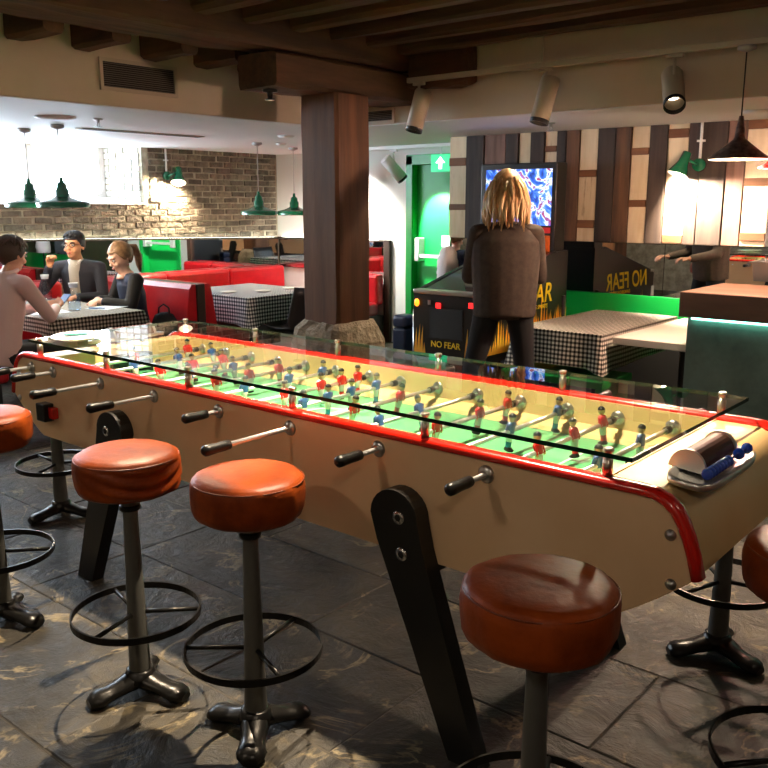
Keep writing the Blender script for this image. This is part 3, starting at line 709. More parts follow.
# white oval tray card lying on the glass at the far end
pt = thing('oval_platter', 'white oval platter on the far corner of the glass top', 'plate', (-1.27, -.285, 1.0035), R(50))
MB().lathe([(.02, 0), (.07, 0), (.095, .010), (.11, .015), (.106, .017), (.07, .005), (.02, .004)], n=32).build('dish', 'plate', pt).scale = (1, 1.35, 1)
tc_ = MB().box((-.05, -.035, .021), (.05, .035, .024)).build('card', 'teal', pt); tc_.location = (-.01, .06, -.006)

# ================================================================== STOOLS
def bar_stool(loc, rz, label, folds=0, seed=0):
    t = thing('bar_stool', label, 'stool', (loc[0], loc[1], 0), rz, 'leather bar stools around the table')
    rg = random.Random(seed); ph = [rg.uniform(0, 6.28) for _ in range(6)]
    def fn(a, z, r):
        if r < .12: return 0
        v = .0025*math.sin(3*a+ph[0])+.0015*math.sin(9*a+ph[1])+.001*math.sin(21*a+40*z)
        if folds and .71 < z < .81:
            m_ = max(0, math.cos(a-folds))**1.5; v += m_*.008*math.sin(150*(z+.03*math.sin(a*2+ph[2]))+ph[3])
        return v
    prof = [(r_, z_+.022) for r_, z_ in [(.03, .682), (.138, .684), (.154, .694), (.162, .713), (.165, .738), (.1658, .762), (.1655, .778), (.163, .792), (.1595, .800), (.154, .806), (.143, .812), (.12, .817), (.085, .820), (.045, .822), (.008, .822)]]
    pf = []
    for (r0, z0), (r1, z1) in zip(prof, prof[1:]):
        for q in range(3): pf.append((r0+(r1-r0)*q/3, z0+(z1-z0)*q/3))
    pf.append(prof[-1])
    st = MB().lathe(pf, n=56, fn=fn).build('seat', 'leather', t)
    MB().tube([(.1612*math.cos(a)+0, .1612*math.sin(a), .8195) for a in [2*math.pi*k/48 for k in range(48)]], .0022, 6, None, False, True).build('piping', 'leatherdark', st)
    MB().lathe([(.03, .706), (.042, .705), (.042, .693), (.026, .686)], n=18).build('seat_plate', 'castiron', t)
    pl = MB().lathe([(.023, .72), (.024, .60), (.030, .30), (.036, .07), (.036, .05)], n=20).build('pole', 'polegrey', t)
    MB().lathe([(.026, .640), (.033, .641), (.034, .655), (.026, .657)], n=18).build('collar', 'castiron', pl)
    MB().lathe([(.036, .085), (.046, .082), (.050, .065), (.060, .05)], n=20).build('base_collar', 'castiron', pl)
    fr = MB(); Rr = .205; sec = [(-.003, -.011), (.003, -.011), (.003, .011), (-.003, .011)]
    rings = [[((Rr+u)*math.cos(a), (Rr+u)*math.sin(a), .285+v) for u, v in sec] for a in [2*math.pi*k/56 for k in range(57)]]
    fr.loft(rings, None, False, False); ro = fr.build('foot_ring', 'castiron', t)
    for k in range(3):
        a = 2*math.pi*k/3+.5
        MB().cyl((.028*math.cos(a), .028*math.sin(a), .285), (.203*math.cos(a), .203*math.sin(a), .285), .0075, 10).build('spoke', 'castiron', ro)
    bs = MB()
    for k in range(3):
        a = 2*math.pi*k/3; rings = []
        for d, wd, zt, zb in ((.0, .046, .078, .02), (.045, .045, .072, .018), (.085, .038, .056, .012), (.115, .040, .050, .006), (.140, .046, .049, .0), (.162, .041, .042, .0), (.178, .024, .028, .002)):
            ring = []
            for j in range(10):
                b = 2*math.pi*j/10; u = wd*math.cos(b); v = (zt+zb)/2+(zt-zb)/2*math.sin(b)
                ring.append((d*math.cos(a)-u*math.sin(a), d*math.sin(a)+u*math.cos(a), v))
            rings.append(ring)
        bs.loft(rings, None, True, True)
    bs.build('tripod_base', 'castiron', t)
    return t
p3 = onz(541, 577, .842); pr = onz(819, 540, .842)
bar_stool((-.06, -.848), R(258), 'tan leather bar stool with deeply creased side before the splayed black leg', R(88), 1)
bar_stool((.41, -.755), R(312), 'tan leather bar stool under the longest pulled rod handle', 0, 2)
bar_stool((p3.x, p3.y), R(200), 'tan leather bar stool beside the bolted rounded corner of the table', 0, 3)
bar_stool((-.90, -.90), R(20), 'tan leather bar stool by the black latch box at the table end', 0, 4)
bar_stool((-1.79, -.14), R(150), 'bar stool tucked behind the table end by the booths', 0, 5)
bar_stool((1.335, .63), R(222), 'bar stool on the bar counter side of the table', 0, 6)
bar_stool((pr.x+.01, pr.y), R(80), 'tan leather bar stool facing the bead score tray', 0, 7)

# ================================================================== BOOTHS
ZM = 1.165
# mirrors on the brick wall and on the white wall
mi = thing('wall_mirror', 'long mirror band above the red bench under the bricks', 'mirror', (XL+.02, 1.0, 0))
mm = MB(); mm.add([(0, -2.2, .80), (0, 4.36, .80), (0, 4.36, ZM-.012), (0, -2.2, 1.30)], [(0, 1, 2, 3)]); mm.build('mirror_pane', 'mirror', mi)
mm = MB()
for (ya, za), (yb, zb) in (((-2.2, 1.30), (4.36, ZM-.012)),): mm.add([(-.03, ya, za), (.03, ya, za), (.03, yb, zb), (-.03, yb, zb), (-.03, ya, za+.018), (.03, ya, za+.018), (.03, yb, zb+.018), (-.03, yb, zb+.018)], [(3, 2, 1, 0), (4, 5, 6, 7), (0, 1, 5, 4), (1, 2, 6, 5), (2, 3, 7, 6), (3, 0, 4, 7)])
mm.build('mirror_rail', 'darkwood', mi)
ld = MB(); ld.add([(-.004, -2.0, 1.318), (.022, -2.0, 1.318), (.022, 4.30, ZM+.011), (-.004, 4.30, ZM+.011)], [(0, 1, 2, 3)]); ld.build('led_strip', 'ledwarm', mi)
MX1 = ony(386, 240, YW).x
mi2 = thing('wall_mirror', 'mirror on the white wall ending in a dark wooden post', 'mirror', (-5.9, YW-.02, 0))
MB().add([(-.08, 0, .80), (MX1+5.9, 0, .80), (MX1+5.9, 0, ZM+.005), (-.08, 0, ZM-.012)], [(0, 1, 2, 3)]).build('mirror_pane', 'mirror', mi2)
MB().box((-.08, -.02, ZM-.004), (MX1+5.9, .018, ZM+.014)).build('mirror_rail', 'darkwood', mi2)
MB().box((MX1+5.9, -.03, 0), (MX1+5.9+.09, .018, ZM+.016), None, .004).build('end_post', 'darkwood', mi2)
MB().box((.0, -.014, ZM+.0145), (MX1+5.8, .006, ZM+.0165)).build('led_strip', 'ledwarm', mi2)
mi3 = thing('wall_mirror', 'long mirror under the reclaimed boards above the green dado', 'mirror', (-1.0, YP-.008, 0))
for a, b in ((PX[0]+1.03, .52), (.525, XR+.98)):
    MB().add([(a, 0, MZ0), (b, 0, MZ0), (b, 0, MZ1), (a, 0, MZ1)], [(0, 1, 2, 3)]).build('mirror_pane', 'mirror', mi3)
# red benches
def bench(name, label, loc, w_, rz, zb=.82, panels=2, depth=.58, grp=None):
    t = thing(name, label, 'bench', loc, rz, grp)
    MB().box((-w_/2, .02, .0), (w_/2, depth-.06, .32), None, .004).build('plinth', 'black', t)
    n = panels; g = w_/n
    for k in range(n):
        MB().box((-w_/2+k*g+.003, .10, .32), (-w_/2+(k+1)*g-.003, depth, .47), None, .035).build('seat_cushion', 'redleather', t)
        MB().box((-w_/2+k*g+.003, .0, .44), (-w_/2+(k+1)*g-.003, .14, zb), None, .04).build('back_cushion', 'redleather', t)
    return t
bench('wall_bench', 'red leather wall bench running along under the brick wall mirror', (XL+.05, 3.98, 0), 2.7, R(-90), .83, 3)
bench('wall_bench', 'red leather bench under the white wall mirror behind the pillar', (-4.78, YW-.05, 0), 1.2, R(180), .80, 2)
bench('wall_bench', 'red leather wall bench behind the man with glasses', (XL+.05, 1.3, 0), 1.9, R(-90), .83, 2)
# double bench between the two booths
db = thing('double_bench', 'back-to-back red leather booth bench with dark wooden end', 'bench', (-4.05, 2.47, 0))
DEX = .15
for sgn, nm in ((-1, 'a'), (1, 'b')):
    MB().box((-1.25, sgn*.08, 0), (DEX-.02, sgn*.52, .32), None, .004).build('plinth', 'black', db)
    MB().box((-1.25, sgn*.16, .32), (DEX, sgn*.58, .47), None, .035).build('seat_cushion', 'redleather', db)
    mb = MB(); pts = [(sgn*.045, .40), (sgn*.19, .42), (sgn*.12, .86), (sgn*.09, .90), (sgn*.05, .90)]
    mb.prism(pts, 'x', -1.25, DEX); mb.build('back_cushion', 'redleather', db)
MB().box((-1.25, -.044, 0), (DEX+.012, .044, .90), None, .004).build('divider_board', 'darkwood', db)
pbn = thing('booth_bench', 'red leather booth bench under the man in the pink shirt', 'bench', (-4.2, .30, 0))
MB().box((-1.2, -.22, 0), (.42, .26, .32), None, .004).build('plinth', 'black', pbn); MB().box((-1.2, -.22, .32), (.44, .32, .47), None, .035).build('seat_cushion', 'redleather', pbn)
MB().box((-1.2, -.34, .0), (.44, -.23, .88), None, .03).build('back_cushion', 'redleather', pbn)

def cloth(x0, x1, y0, y1, z, drop, seed, amp=.012, per=.5):
    rg = random.Random(seed); N_ = 20; ring = []
    def side(a, b, n): return [((a[0]+(b[0]-a[0])*k/n), (a[1]+(b[1]-a[1])*k/n)) for k in range(n)]
    cs = [(x0, y0), (x1, y0), (x1, y1), (x0, y1)]; pts = []
    for i in range(4): pts += side(cs[i], cs[(i+1) % 4], N_)
    cx, cy = (x0+x1)/2, (y0+y1)/2; n = len(pts); ph = rg.uniform(0, 6)
    rings = []
    for lev in range(6):
        t = lev/5; r = []
        for k, (px_, py_) in enumerate(pts):
            fl_ = amp*t*math.sin(k*per+ph)+.006*t
            cor = min(k % N_, N_-(k % N_))/N_
            out = .035*t*max(0, 1-cor*8)+fl_+.004
            dx = (1 if px_ >= x1-1e-6 else -1 if px_ <= x0+1e-6 else 0); dy = (1 if py_ >= y1-1e-6 else -1 if py_ <= y0+1e-6 else 0)
            dd = drop*(1+.12*max(0, 1-cor*7)+.04*math.sin(k*.23+ph))
            r.append((px_+dx*out, py_+dy*out, z+.003-t*dd))
        rings.append(r)
    mb = MB(); mb.loft(rings, None, False, True)
    mb.add([(p[0], p[1], z+.003) for p in rings[0]], [tuple(range(n))])
    return mb
def dining_table(name, label, x0, x1, y0, y1, z=.75, top='tablewhite', th=.035):
    cx, cy = (x0+x1)/2, (y0+y1)/2
    t = thing(name, label, 'table', (cx, cy, 0))
    MB().box((x0-cx, y0-cy, z-th), (x1-cx, y1-cy, z), None, .005).build('tabletop', top, t)
    mb = MB()
    MB().cyl((0, 0, .03), (0, 0, z-th), .035, 16).build('pedestal', 'castiron', t)
    mb = MB(); mb.box((-.25, -.035, 0), (.25, .035, .03), None, .005); mb.box((-.035, -.25, 0.001), (.035, .25, .029), None, .005); mb.build('base', 'castiron', t)
    return t
def tablecloth(label, x0, x1, y0, y1, z, drop, seed, mt='gingham', amp=.012):
    cx, cy = (x0+x1)/2, (y0+y1)/2
    o = cloth(x0-cx, x1-cx, y0-cy, y1-cy, z, drop, seed, amp).build('tablecloth', mt, None, loc=(cx, cy, 0), uv=True)
    return tag(o, label, 'tablecloth')
T1 = (-5.05, -3.68, .93, 1.72)
dining_table('dining_table', 'booth table where the three people sit', *T1)
tablecloth('gingham cloth on the table with carafes where three people sit', *T1, .75, .12, 3, 'gingham', .006)
T2 = (-4.75, -3.73, 2.98, 3.86)
T2 = (-4.85, -3.73, 2.88, 3.88)
dining_table('dining_table', 'empty booth table next to the black shell chair', *T2)
tablecloth('gingham cloth on the empty booth table beside the black shell chair', *T2, .75, .25, 5, 'gingham2', .010)
T3 = (-.90, -.245, 2.86, 4.12); T4 = (-.185, .325, 2.90, 4.12)
dining_table('dining_table', 'covered table beside the pinball machine', *T3)
tablecloth('gingham cloth hanging over the table beside the pinball machine', *T3, .75, .24, 7, 'gingham', .010)
dining_table('dining_table', 'bare white topped table against the bar counter', *T4, .745, 'tablewhite', .05)
gb = thing('green_bench', 'low green bench under the gingham table by the pinball machine', 'bench', (-.55, 3.0, 0))
MB().box((-.42, -.2, .40), (.36, .25, .45), None, .006).build('seat', 'greenpaint', gb)
for x_ in (-.38, .32): MB().box((x_-.025, -.18, 0), (x_+.025, .23, .40), None, .004).build('leg', 'greenpaint', gb)
# black shell chair at the second booth
ch = thing('shell_chair', 'black plastic shell chair at the empty booth table', 'chair', (-3.45, 3.16, 0), R(90))
rings = []
for k in range(11):
    t = k/10
    if t < .5: yy = .20-.40*(t/.5); zz = .46-.02*math.sin(t*math.pi*2)
    else: yy = -.20-.10*((t-.5)/.5); zz = .46+.40*((t-.5)/.5)
    wd = .21+.02*math.sin(t*math.pi); r = []
    for j in range(9):
        u = -1+j/4; r.append((u*wd, yy+.05*abs(u)**2*(t > .5), zz+.05*abs(u)**2.5*(1 if t < .6 else .3)))
    rings.append(r)
mb = MB(); mb.loft(rings, None, False, True, False); sh = mb.build('shell', 'chairblack', ch); so = sh.modifiers.new('s', 'SOLIDIFY'); so.thickness = .014
for sx in (-1, 1):
    for sy in (-1, 1): MB().cyl((sx*.14, sy*.13-.02, .44), (sx*.2, sy*.2-.02, 0), .013, 10, None, .010).build('leg', 'chairblack', ch)

# ---- table-top things
def carafe(loc, label):
    t = thing('water_carafe', label, 'carafe', loc)
    MB().lathe([(.02, .002), (.046, .002), (.050, .02), (.050, .07), (.040, .115), (.024, .155), (.021, .175), (.030, .205), (.036, .222)], n=22, cap=False).build('glass_body', 'waterglass', t)
    MB().lathe([(.005, .004), (.044, .004), (.047, .02), (.047, .068), (.044, .072), (.004, .0725)], n=20).build('water', glass_mat('water', (.82, .9, .97), 1.33), t)
    MB().lathe([(.030, .185), (.0315, .19), (.0365, .215), (.0370, .223), (.0355, .223), (.029, .19)], n=20).build('printed_band', mat('carafe_band', s(206, 214, 226), .3), t)
q = onz(75, 311, .75); carafe((q.x, q.y, .754), 'glass water carafe in front of the man with glasses')
q = onz(38, 299, .75); carafe((max(q.x, -5.0), q.y, .754), 'glass water carafe beside the hands holding the phone')
def flat(name, label, cat, px_, py_, z, sx, sy, rz, mt, th=.004):
    q = onz(px_, py_, z); o = MB().box((-sx/2, -sy/2, 0), (sx/2, sy/2, th), None, .001).build(name, mt, None, loc=(q.x, q.y, z+.0045), rot=(0, 0, rz)); return tag(o, label, cat)
flat('menu', 'pale menu sheet on the gingham table near the woman', 'menu', 108, 308, .75, .22, .30, R(20), 'paper', .002)
flat('menu', 'pale menu sheet on the gingham table near the pink shirt man', 'menu', 48, 313, .75, .22, .30, R(-10), 'paper', .002)
flat('pen', 'blue pen lying on the menu by the clasped hands', 'pen', 97, 309, .753, .13, .012, R(40), 'blueplastic', .008)
for px_, py_, k in ((228, 293, 'side plate nearest the booth divider'), (262, 292, 'side plate in the middle of the empty table'), (290, 289, 'side plate by the black shell chair')):
    q = onz(px_, py_, .75); t = thing('side_plate', 'white '+k, 'plate', (max(q.x, -4.7), min(q.y, 3.75), .7545))
    MB().lathe([(.02, 0), (.05, 0), (.085, .010), (.083, .012), (.05, .004), (.02, .003)], n=24).build('dish', 'plate', t)

# ================================================================== BAR COUNTER
bc = thing('bar_counter', 'bar counter with thick brown top and teal lit front', 'counter', (.36, 2.58, 0))
MB().box((0, 0, .955), (2.9, .72, 1.10), None, .006).build('counter_top', 'countertop', bc)
MB().box((.03, .07, 0), (2.85, .66, .955), None, .004).build('counter_body', 'counterfront', bc)
MB().box((.06, .048, .938), (2.8, .066, .952)).build('led_strip', 'led', bc)
q = onz(756, 281, 1.10)
tr = thing('steel_tray', 'deep steel catering tray on the bar counter', 'tray', (q.x+.16, q.y+.1, 1.1005), R(0))
mb = MB()
def rr(w_, d_, z): return [(-w_, -d_, z), (w_, -d_, z), (w_, d_, z), (-w_, d_, z)]
mb.loft([rr(.17, .12, 0), rr(.185, .135, .12), rr(.205, .155, .122), rr(.205, .155, .127), rr(.18, .13, .126), rr(.165, .115, .006)], None, True, False); mb.build('pan', 'trayg', tr)

# ================================================================== PINBALL MACHINE
PXC = -1.50; pbm = thing('pinball_machine', 'black pinball machine with yellow flame artwork against the board wall', 'arcade machine', (PXC, 2.85, 0))
hw = .30
mb = MB(); side = [(0, .45), (.03, .42), (1.30, .46), (1.30, 1.22), (1.10, 1.21), (.10, .955), (0, .93)]
mb.prism(side, 'x', -hw, hw); mb.build('cabinet', 'black', pbm)
MB().add([(-hw+.03, .09, .960), (hw-.03, .09, .960), (hw-.03, 1.09, 1.214), (-hw+.03, 1.09, 1.214)], [(0, 1, 2, 3)]).build('playfield_glass', 'pbglass', pbm)
for sx in (-1, 1):
    a = MB(); a.add([(sx*hw, .08, .950), (sx*(hw-.03), .08, .950), (sx*(hw-.03), 1.10, 1.209), (sx*hw, 1.10, 1.209), (sx*hw, .08, .966), (sx*(hw-.03), .08, .966), (sx*(hw-.03), 1.10, 1.222), (sx*hw, 1.10, 1.222)], [(3, 2, 1, 0), (4, 5, 6, 7), (0, 1, 5, 4), (1, 2, 6, 5), (2, 3, 7, 6), (3, 0, 4, 7)]); a.build('side_rail', 'black', pbm)
    for yy in (.03, 1.24): MB().tube([(sx*(hw+.005), yy, .80 if yy < 1 else .85), (sx*(hw+.008), yy, .02)], .02, 8).build('leg', 'steel' if yy < 1 else 'black', pbm)
MB().box((-hw, -.012, .93), (hw, .09, .962), None, .008).build('lockbar', 'steel', pbm)
bb = MB().box((-.445, 1.105, 1.16), (.275, 1.27, 1.92), None, .008).build('backbox', 'black', pbm)
MB().box((-.39, 1.097, 1.42), (.235, 1.104, 1.87)).build('backglass', 'screen', bb)
MB().box((-.39, 1.099, 1.36), (.235, 1.104, 1.405)).build('backglass_lower', mat('red_strip', s(160, 30, 30), .3, emit=.4), bb)
MB().box((-.39, 1.097, 1.20), (.235, 1.104, 1.34)).build('speaker_panel', 'orangescreen', bb)
for xx in (-.30, .145):
    MB().lathe([(.002, .0), (.042, .0), (.048, .006), (.052, .012)], (0, 0, 0), 20, T=Matrix.Translation((xx, 1.096, 1.27)) @ Matrix.Rotation(R(90), 4, 'X')).build('speaker', 'steel', bb)
def flames(face, a0, a1, zbase, hmax, seed, mt='flame', n=None):
    rg = random.Random(seed); mb = MB(); n = n or int((a1-a0)/.035); g = (a1-a0)/n
    for k in range(n):
        c = a0+(k+.5)*g; hh = hmax*rg.uniform(.35, 1); w_ = g*.62; lean = rg.uniform(-.4, .6)*g
        pts = [(c-w_, zbase), (c+w_, zbase), (c+w_*.55+lean*.3, zbase+hh*.45), (c+lean, zbase+hh), (c-w_*.4+lean*.2, zbase+hh*.5)]
        if face == 'x': mb.add([(hw+.0025+.0003*k, u, v) for u, v in pts], [(0, 1, 2, 3, 4)])
        else: mb.add([(u, -.0025-.0003*k, v) for u, v in pts], [(4, 3, 2, 1, 0)])
    return mb
flames('x', .06, 1.28, .49, .30, 3).build('flame_artwork', 'flame', pbm); flames('x', .75, 1.28, .58, .34, 8, n=13).build('flame_artwork', 'flame', pbm)
flames('y', -.29, -.18, .46, .28, 5, n=4).build('flame_artwork', 'flame', pbm); flames('y', .18, .29, .46, .28, 6, n=4).build('flame_artwork', 'flame', pbm)
TX = Matrix.Translation((hw+.004, .16, .825)) @ Matrix.Rotation(R(90), 4, 'Z') @ Matrix.Rotation(R(90), 4, 'X')
text_mesh('side_lettering', 'NO FEAR', .215, 'gold', pbm, TX, .001, .15)
TX = Matrix.Translation((hw+.004, .54, .775)) @ Matrix.Rotation(R(90), 4, 'Z') @ Matrix.Rotation(R(90), 4, 'X')
text_mesh('side_lettering', 'DANGEROUS SPORTS', .045, 'gold', pbm, TX, .001, .15)
TX = Matrix.Translation((-.13, -.004, .535)) @ Matrix.Rotation(R(90), 4, 'X')
text_mesh('front_lettering', 'NO FEAR', .066, 'gold', pbm, TX)
MB().box((-.14, -.006, .60), (.16, .0, .83), None, .002).build('coin_door', 'blackmatte', pbm)
for xx, zz, m_ in ((-.06, .85, 'redlit'), (.235, .87, 'redlit')): MB().box((xx-.022, -.014, zz-.02), (xx+.022, -.004, zz+.02), None, .003).build('button', m_, pbm)
MB().box((-.16, -.01, .85), (-.13, -.002, .885), None, .002).build('coin_slot', 'steel', pbm)
MB().ell((-.26, -.012, .86), .022, .015, .03, None, 12, 8).build('launch_knob', 'orange', pbm)

nb = thing('litter_bin', 'navy blue slim bin beside the pinball machine', 'bin', (-1.97, 2.95, 0))
MB().box((-.065, -.075, 0), (.065, .075, .64), None, .02).build('body', 'navy', nb); MB().box((-.068, -.078, .641), (.068, .078, .74), None, .03).build('lid', 'navy', nb)
wbn = thing('cloth_stand', 'crumpled white cloth over a slim stand behind the pinball machine', 'cloth', (-2.40, 4.12, 0))
MB().lathe([(.10, 0), (.10, .015), (.012, .02), (.012, .98)], n=14).build('stand', 'castiron', wbn)
rgx = random.Random(5)
MB().lathe([(.09, .90), (.095, .98), (.09, 1.08), (.075, 1.16), (.045, 1.205), (.01, 1.215)], n=26, fn=lambda a, z, r: (.009*math.sin(7*a+z*30)+.006*math.sin(11*a-z*50)) if r > .02 else 0).build('cloth', 'cufflinen', wbn)

# ================================================================== EXIT SIGN, VENTS, LAMPS
q = ony(441, 163, 5.15)
es = thing('exit_sign', 'small green exit sign with white arrow over the green door', 'sign', (q.x, q.y, q.z))
MB().box((-.125, -.012, -.09), (.125, .012, .09), None, .004).build('panel', 'signgreen', es)
ar = MB(); ar.add([(-.022, -.0135, -.06), (.022, -.0135, -.06), (.022, -.0135, .0), (.06, -.0135, .0), (0, -.0135, .065), (-.06, -.0135, .0), (-.022, -.0135, .0)], [(0, 1, 2, 6), (3, 4, 5)]); ar.build('arrow', 'signwhite', es)
MB().box((-.006, -.006, .09), (.006, .006, ZC-.006-q.z)).build('hanger', 'white', es)
def vent(label, loc, rz, w_, h_, n):
    t = thing('air_vent', label, 'vent', loc, rz)
    MB().box((-w_/2, -.004, -h_/2), (w_/2, -.001, h_/2)).build('backing', 'vent', t)
    f_ = MB(); b = .022
    for a, c in (((-w_/2-b, -.016, h_/2), (w_/2+b, 0, h_/2+b)), ((-w_/2-b, -.016, -h_/2-b), (w_/2+b, 0, -h_/2)), ((-w_/2-b, -.016, -h_/2), (-w_/2, 0, h_/2)), ((w_/2, -.016, -h_/2), (w_/2+b, 0, h_/2))): f_.box(a, c)
    f_.build('frame', 'ventframe', t)
    for k in range(n):
        zz = -h_/2+(k+.5)*h_/n; MB().box((-w_/2, -.014, -.0018), (w_/2, -.004, .0018), None, 0, Matrix.Translation((0, 0, zz)) @ Matrix.Rotation(R(18), 4, 'X')).build('slat', 'slat', t)
    return t
va, vb = onx(101, 60, SX), onx(174, 97, SX)
vent('wide slatted air vent on the cream bulkhead above the booths', (SX+.001, (va.y+vb.y)/2, 2.385), R(90), abs(vb.y-va.y), .15, 12)
va, vb = ony(368, 100, SY), ony(393, 113, SY)
vent('small slatted air vent on the bulkhead beside the pillar', ((va.x+vb.x)/2-.04, SY-.001, 2.262), 0, .34, .075, 6)
sa, sb = onz(80, 127, ZC), onz(200, 136, ZC)
t = thing('slot_vent', 'long grey slot vent in the white ceiling over the booths', 'vent', ((sa.x+sb.x)/2, (sa.y+sb.y)/2, ZC-.007), R(0))
MB().box((-.05, -.62, -.006), (.05, .62, 0), None, .002).build('frame', 'ventframe', t)
for k in range(3): MB().box((-.038+k*.028, -.60, -.0075), (-.018+k*.028, .60, -.0062)).build('slot', 'vent', t)
def disc(label, px_, py_, r, nm='smoke_detector', cat='detector', mt='white'):
    q = onz(px_, py_, ZC); t = thing(nm, label, cat, (q.x, q.y, ZC-.006)); MB().lathe([(r, 0), (r, -.008), (r*.7, -.018), (.004, -.020)], n=20).build('cover', mt, t); MB().lathe([(r*1.08, 0), (r*1.08, -.006), (r*.98, -.008)], n=20).build('base_ring', mt, t)
disc('flat round white ceiling plate above the green pendants', 55, 116, .13)
disc('white smoke detector near the far booth pendants', 286, 135, .07)
disc('white smoke detector next to the sprinkler by the pillar', 281, 143, .05)
disc('white smoke detector over the bar beside the red lamp', 757, 110, .09)
def sprinkler(label, px_, py_):
    q = onz(px_, py_, ZC); t = thing('sprinkler_head', label, 'sprinkler', (q.x, q.y, ZC-.006))
    MB().lathe([(.035, 0), (.03, -.008), (.012, -.01), (.012, -.03)], n=14).build('body', 'steel', t)
    MB().lathe([(.028, -.055), (.028, -.058), (.003, -.060)], n=14).build('deflector', 'steel', t)
    a = MB(); a.tube([(-.012, 0, -.03), (-.018, 0, -.045), (-.004, 0, -.056)], .003, 6); a.tube([(.012, 0, -.03), (.018, 0, -.045), (.004, 0, -.056)], .003, 6); a.build('yoke', 'steel', t)
sprinkler('steel sprinkler head in the white ceiling by the slot vent', 98, 118)
sprinkler('steel sprinkler head in the ceiling above the pinball machine', 551, 122)

WARM = (1, .80, .56)
def pendant(label, x, y, zb, r, mt, ztop, power, group=None, cone=False, col=WARM):
    t = thing('pendant_lamp', label, 'lamp', (x, y, zb), 0, group)
    if cone: prof = [(r, 0), (r*.99, .006), (r*.60, .055), (r*.20, .110), (.028, .120), (.024, .16), (.012, .235)]
    else: prof = [(r, 0), (r*1.0, .036), (r*.95, .043), (r*.62, .058), (.068, .078), (.050, .088), (.052, .135), (.040, .15), (.036, .185), (.016, .20), (.012, .235)]
    sh = MB(); n = 32
    outr = [[(rr_*math.cos(2*math.pi*j/n), rr_*math.sin(2*math.pi*j/n), z) for j in range(n)] for rr_, z in prof]
    k = 4 if cone else 5
    inr = [[((rr_-.004)*math.cos(2*math.pi*j/n), (rr_-.004)*math.sin(2*math.pi*j/n), z-.003) for j in range(n)] for rr_, z in reversed(prof[:k])]
    sh.loft(inr, 'shadeinside', True, True); sh.loft([inr[-1], outr[0]], mt, False, False); sh.loft(outr, mt, False, True)
    so_ = sh.build('shade', None, t)
    MB().ell((0, 0, .035 if cone else .045), .032, .032, .042, None, 14, 9).build('bulb', 'bulb', t)
    MB().cyl((0, 0, .23), (0, 0, ztop-zb), .004, 8).build('cord', 'black' if cone else 'alu', t)
    MB().lathe([(.05, ztop-zb), (.05, ztop-zb-.02), (.01, ztop-zb-.035)], n=18).build('ceiling_rose', 'alu', t)
    l = point_light('lamp_light', (x, y, zb-.03), power, col, .045, t)
    return t
zb1 = onx(57, 207, onz(57, 124, ZC).x).z
for px_, py_, lb in ((24, 128, 'green enamel pendant lamp hanging closer to the window'), (57, 124, 'green enamel pendant lamp hanging over the seated woman and men')):
    q = onz(px_, py_, ZC); pendant(lb, q.x, q.y, onx(px_, 207.5, q.x).z, .20, 'greenenamel', ZC-.006, 11)
for px_, py_, lb, yb in ((257, 142, 'green enamel pendant lamp over the empty booth table', 216), (293, 147, 'green enamel pendant lamp in the corner behind the pillar', 216)):
    q = onz(px_, py_, ZC); pendant(lb, q.x, q.y, onx(px_-1, yb-1, q.x).z, .19, 'greenenamel', ZC-.006, 11)
TY, TZ = 2.84, 2.455
q = ony(738, 159, TY); pendant('mottled dark metal cone pendant over the bar counter', q.x, TY, q.z, .165, 'rust', TZ, 75, None, True, (1, .70, .50))
q = ony(790, 168, TY); pendant('red enamel cone pendant over the bar counter', q.x, TY, q.z, .165, 'redenamel', TZ, 22, None, True, (1, .40, .32))
# track rails with spots
tk = thing('track_rail', 'cream lighting track in front of the bulkhead', 'track', (0, TY, TZ))
MB().box((-1.86, -.018, 0), (4.4, .018, .035), None, .003).build('rail', 'ventframe', tk)
for xx in (-.75, 1.2, 3.0): MB().box((xx-.004, -.004, .035), (xx+.004, .004, ZT-TZ)).build('rod', 'ventframe', tk)
def spot(label, loc, target, power, col=WARM, angle=60, blend=.4, size=.03, mt='ventframe', lens='spotlens', sc_=1.3):
    t = thing('track_spotlight', label, 'spotlight', loc, 0)
    d = (Vector(target)-Vector(loc)-Vector((0, 0, -.15*sc_))).normalized(); q = d.to_track_quat('Z', 'Y').to_matrix().to_4x4(); T = Matrix.Translation((0, 0, -.15*sc_)) @ q @ Matrix.Scale(sc_, 4)
    MB().box((-.05, -.014, -.022), (.05, .014, 0), None, .003).build('adapter', mt, t)
    MB().cyl((0, 0, -.02), (0, 0, -.14*sc_), .010, 8).build('arm', mt, t)
    b_ = MB(); b_.lathe([(.010, -.115), (.044, -.11), (.048, -.10), (.048, .10), (.0435, .10), (.040, .03)], (0, 0, 0), 22, T=T, cap=True); bo = b_.build('body', mt, t)
    MB().lathe([(.0485, .10), (.0485, .12), (.044, .12), (.042, .05)], (0, 0, 0), 22, T=T, cap=False).build('bezel', 'black', bo)
    MB().lathe([(.002, .03), (.0415, .03)], (0, 0, 0), 22, T=T, cap=False).build('lens', lens, bo)
    if power:
        l = spot_light('spot_beam', Vector(loc)+Vector((0, 0, -.15*sc_))+d*(.115*sc_), target, power, col, angle, blend, size, t)
    return t
for px_, py_, lb, tg, pw in ((419, 92, 'cream track spotlight below the bolster beside the pillar', (-2.0, 2.35, .3), 60), (546, 76, 'cream track spotlight in the middle of the rail', (-1.0, 2.35, .2), 60), (675, 60, 'cream track spotlight near the bar end of the rail', (1.25, .85, .1), 100)):
    q = ony(px_, py_, TY); spot(lb, (q.x, TY, TZ-.001), tg, pw)
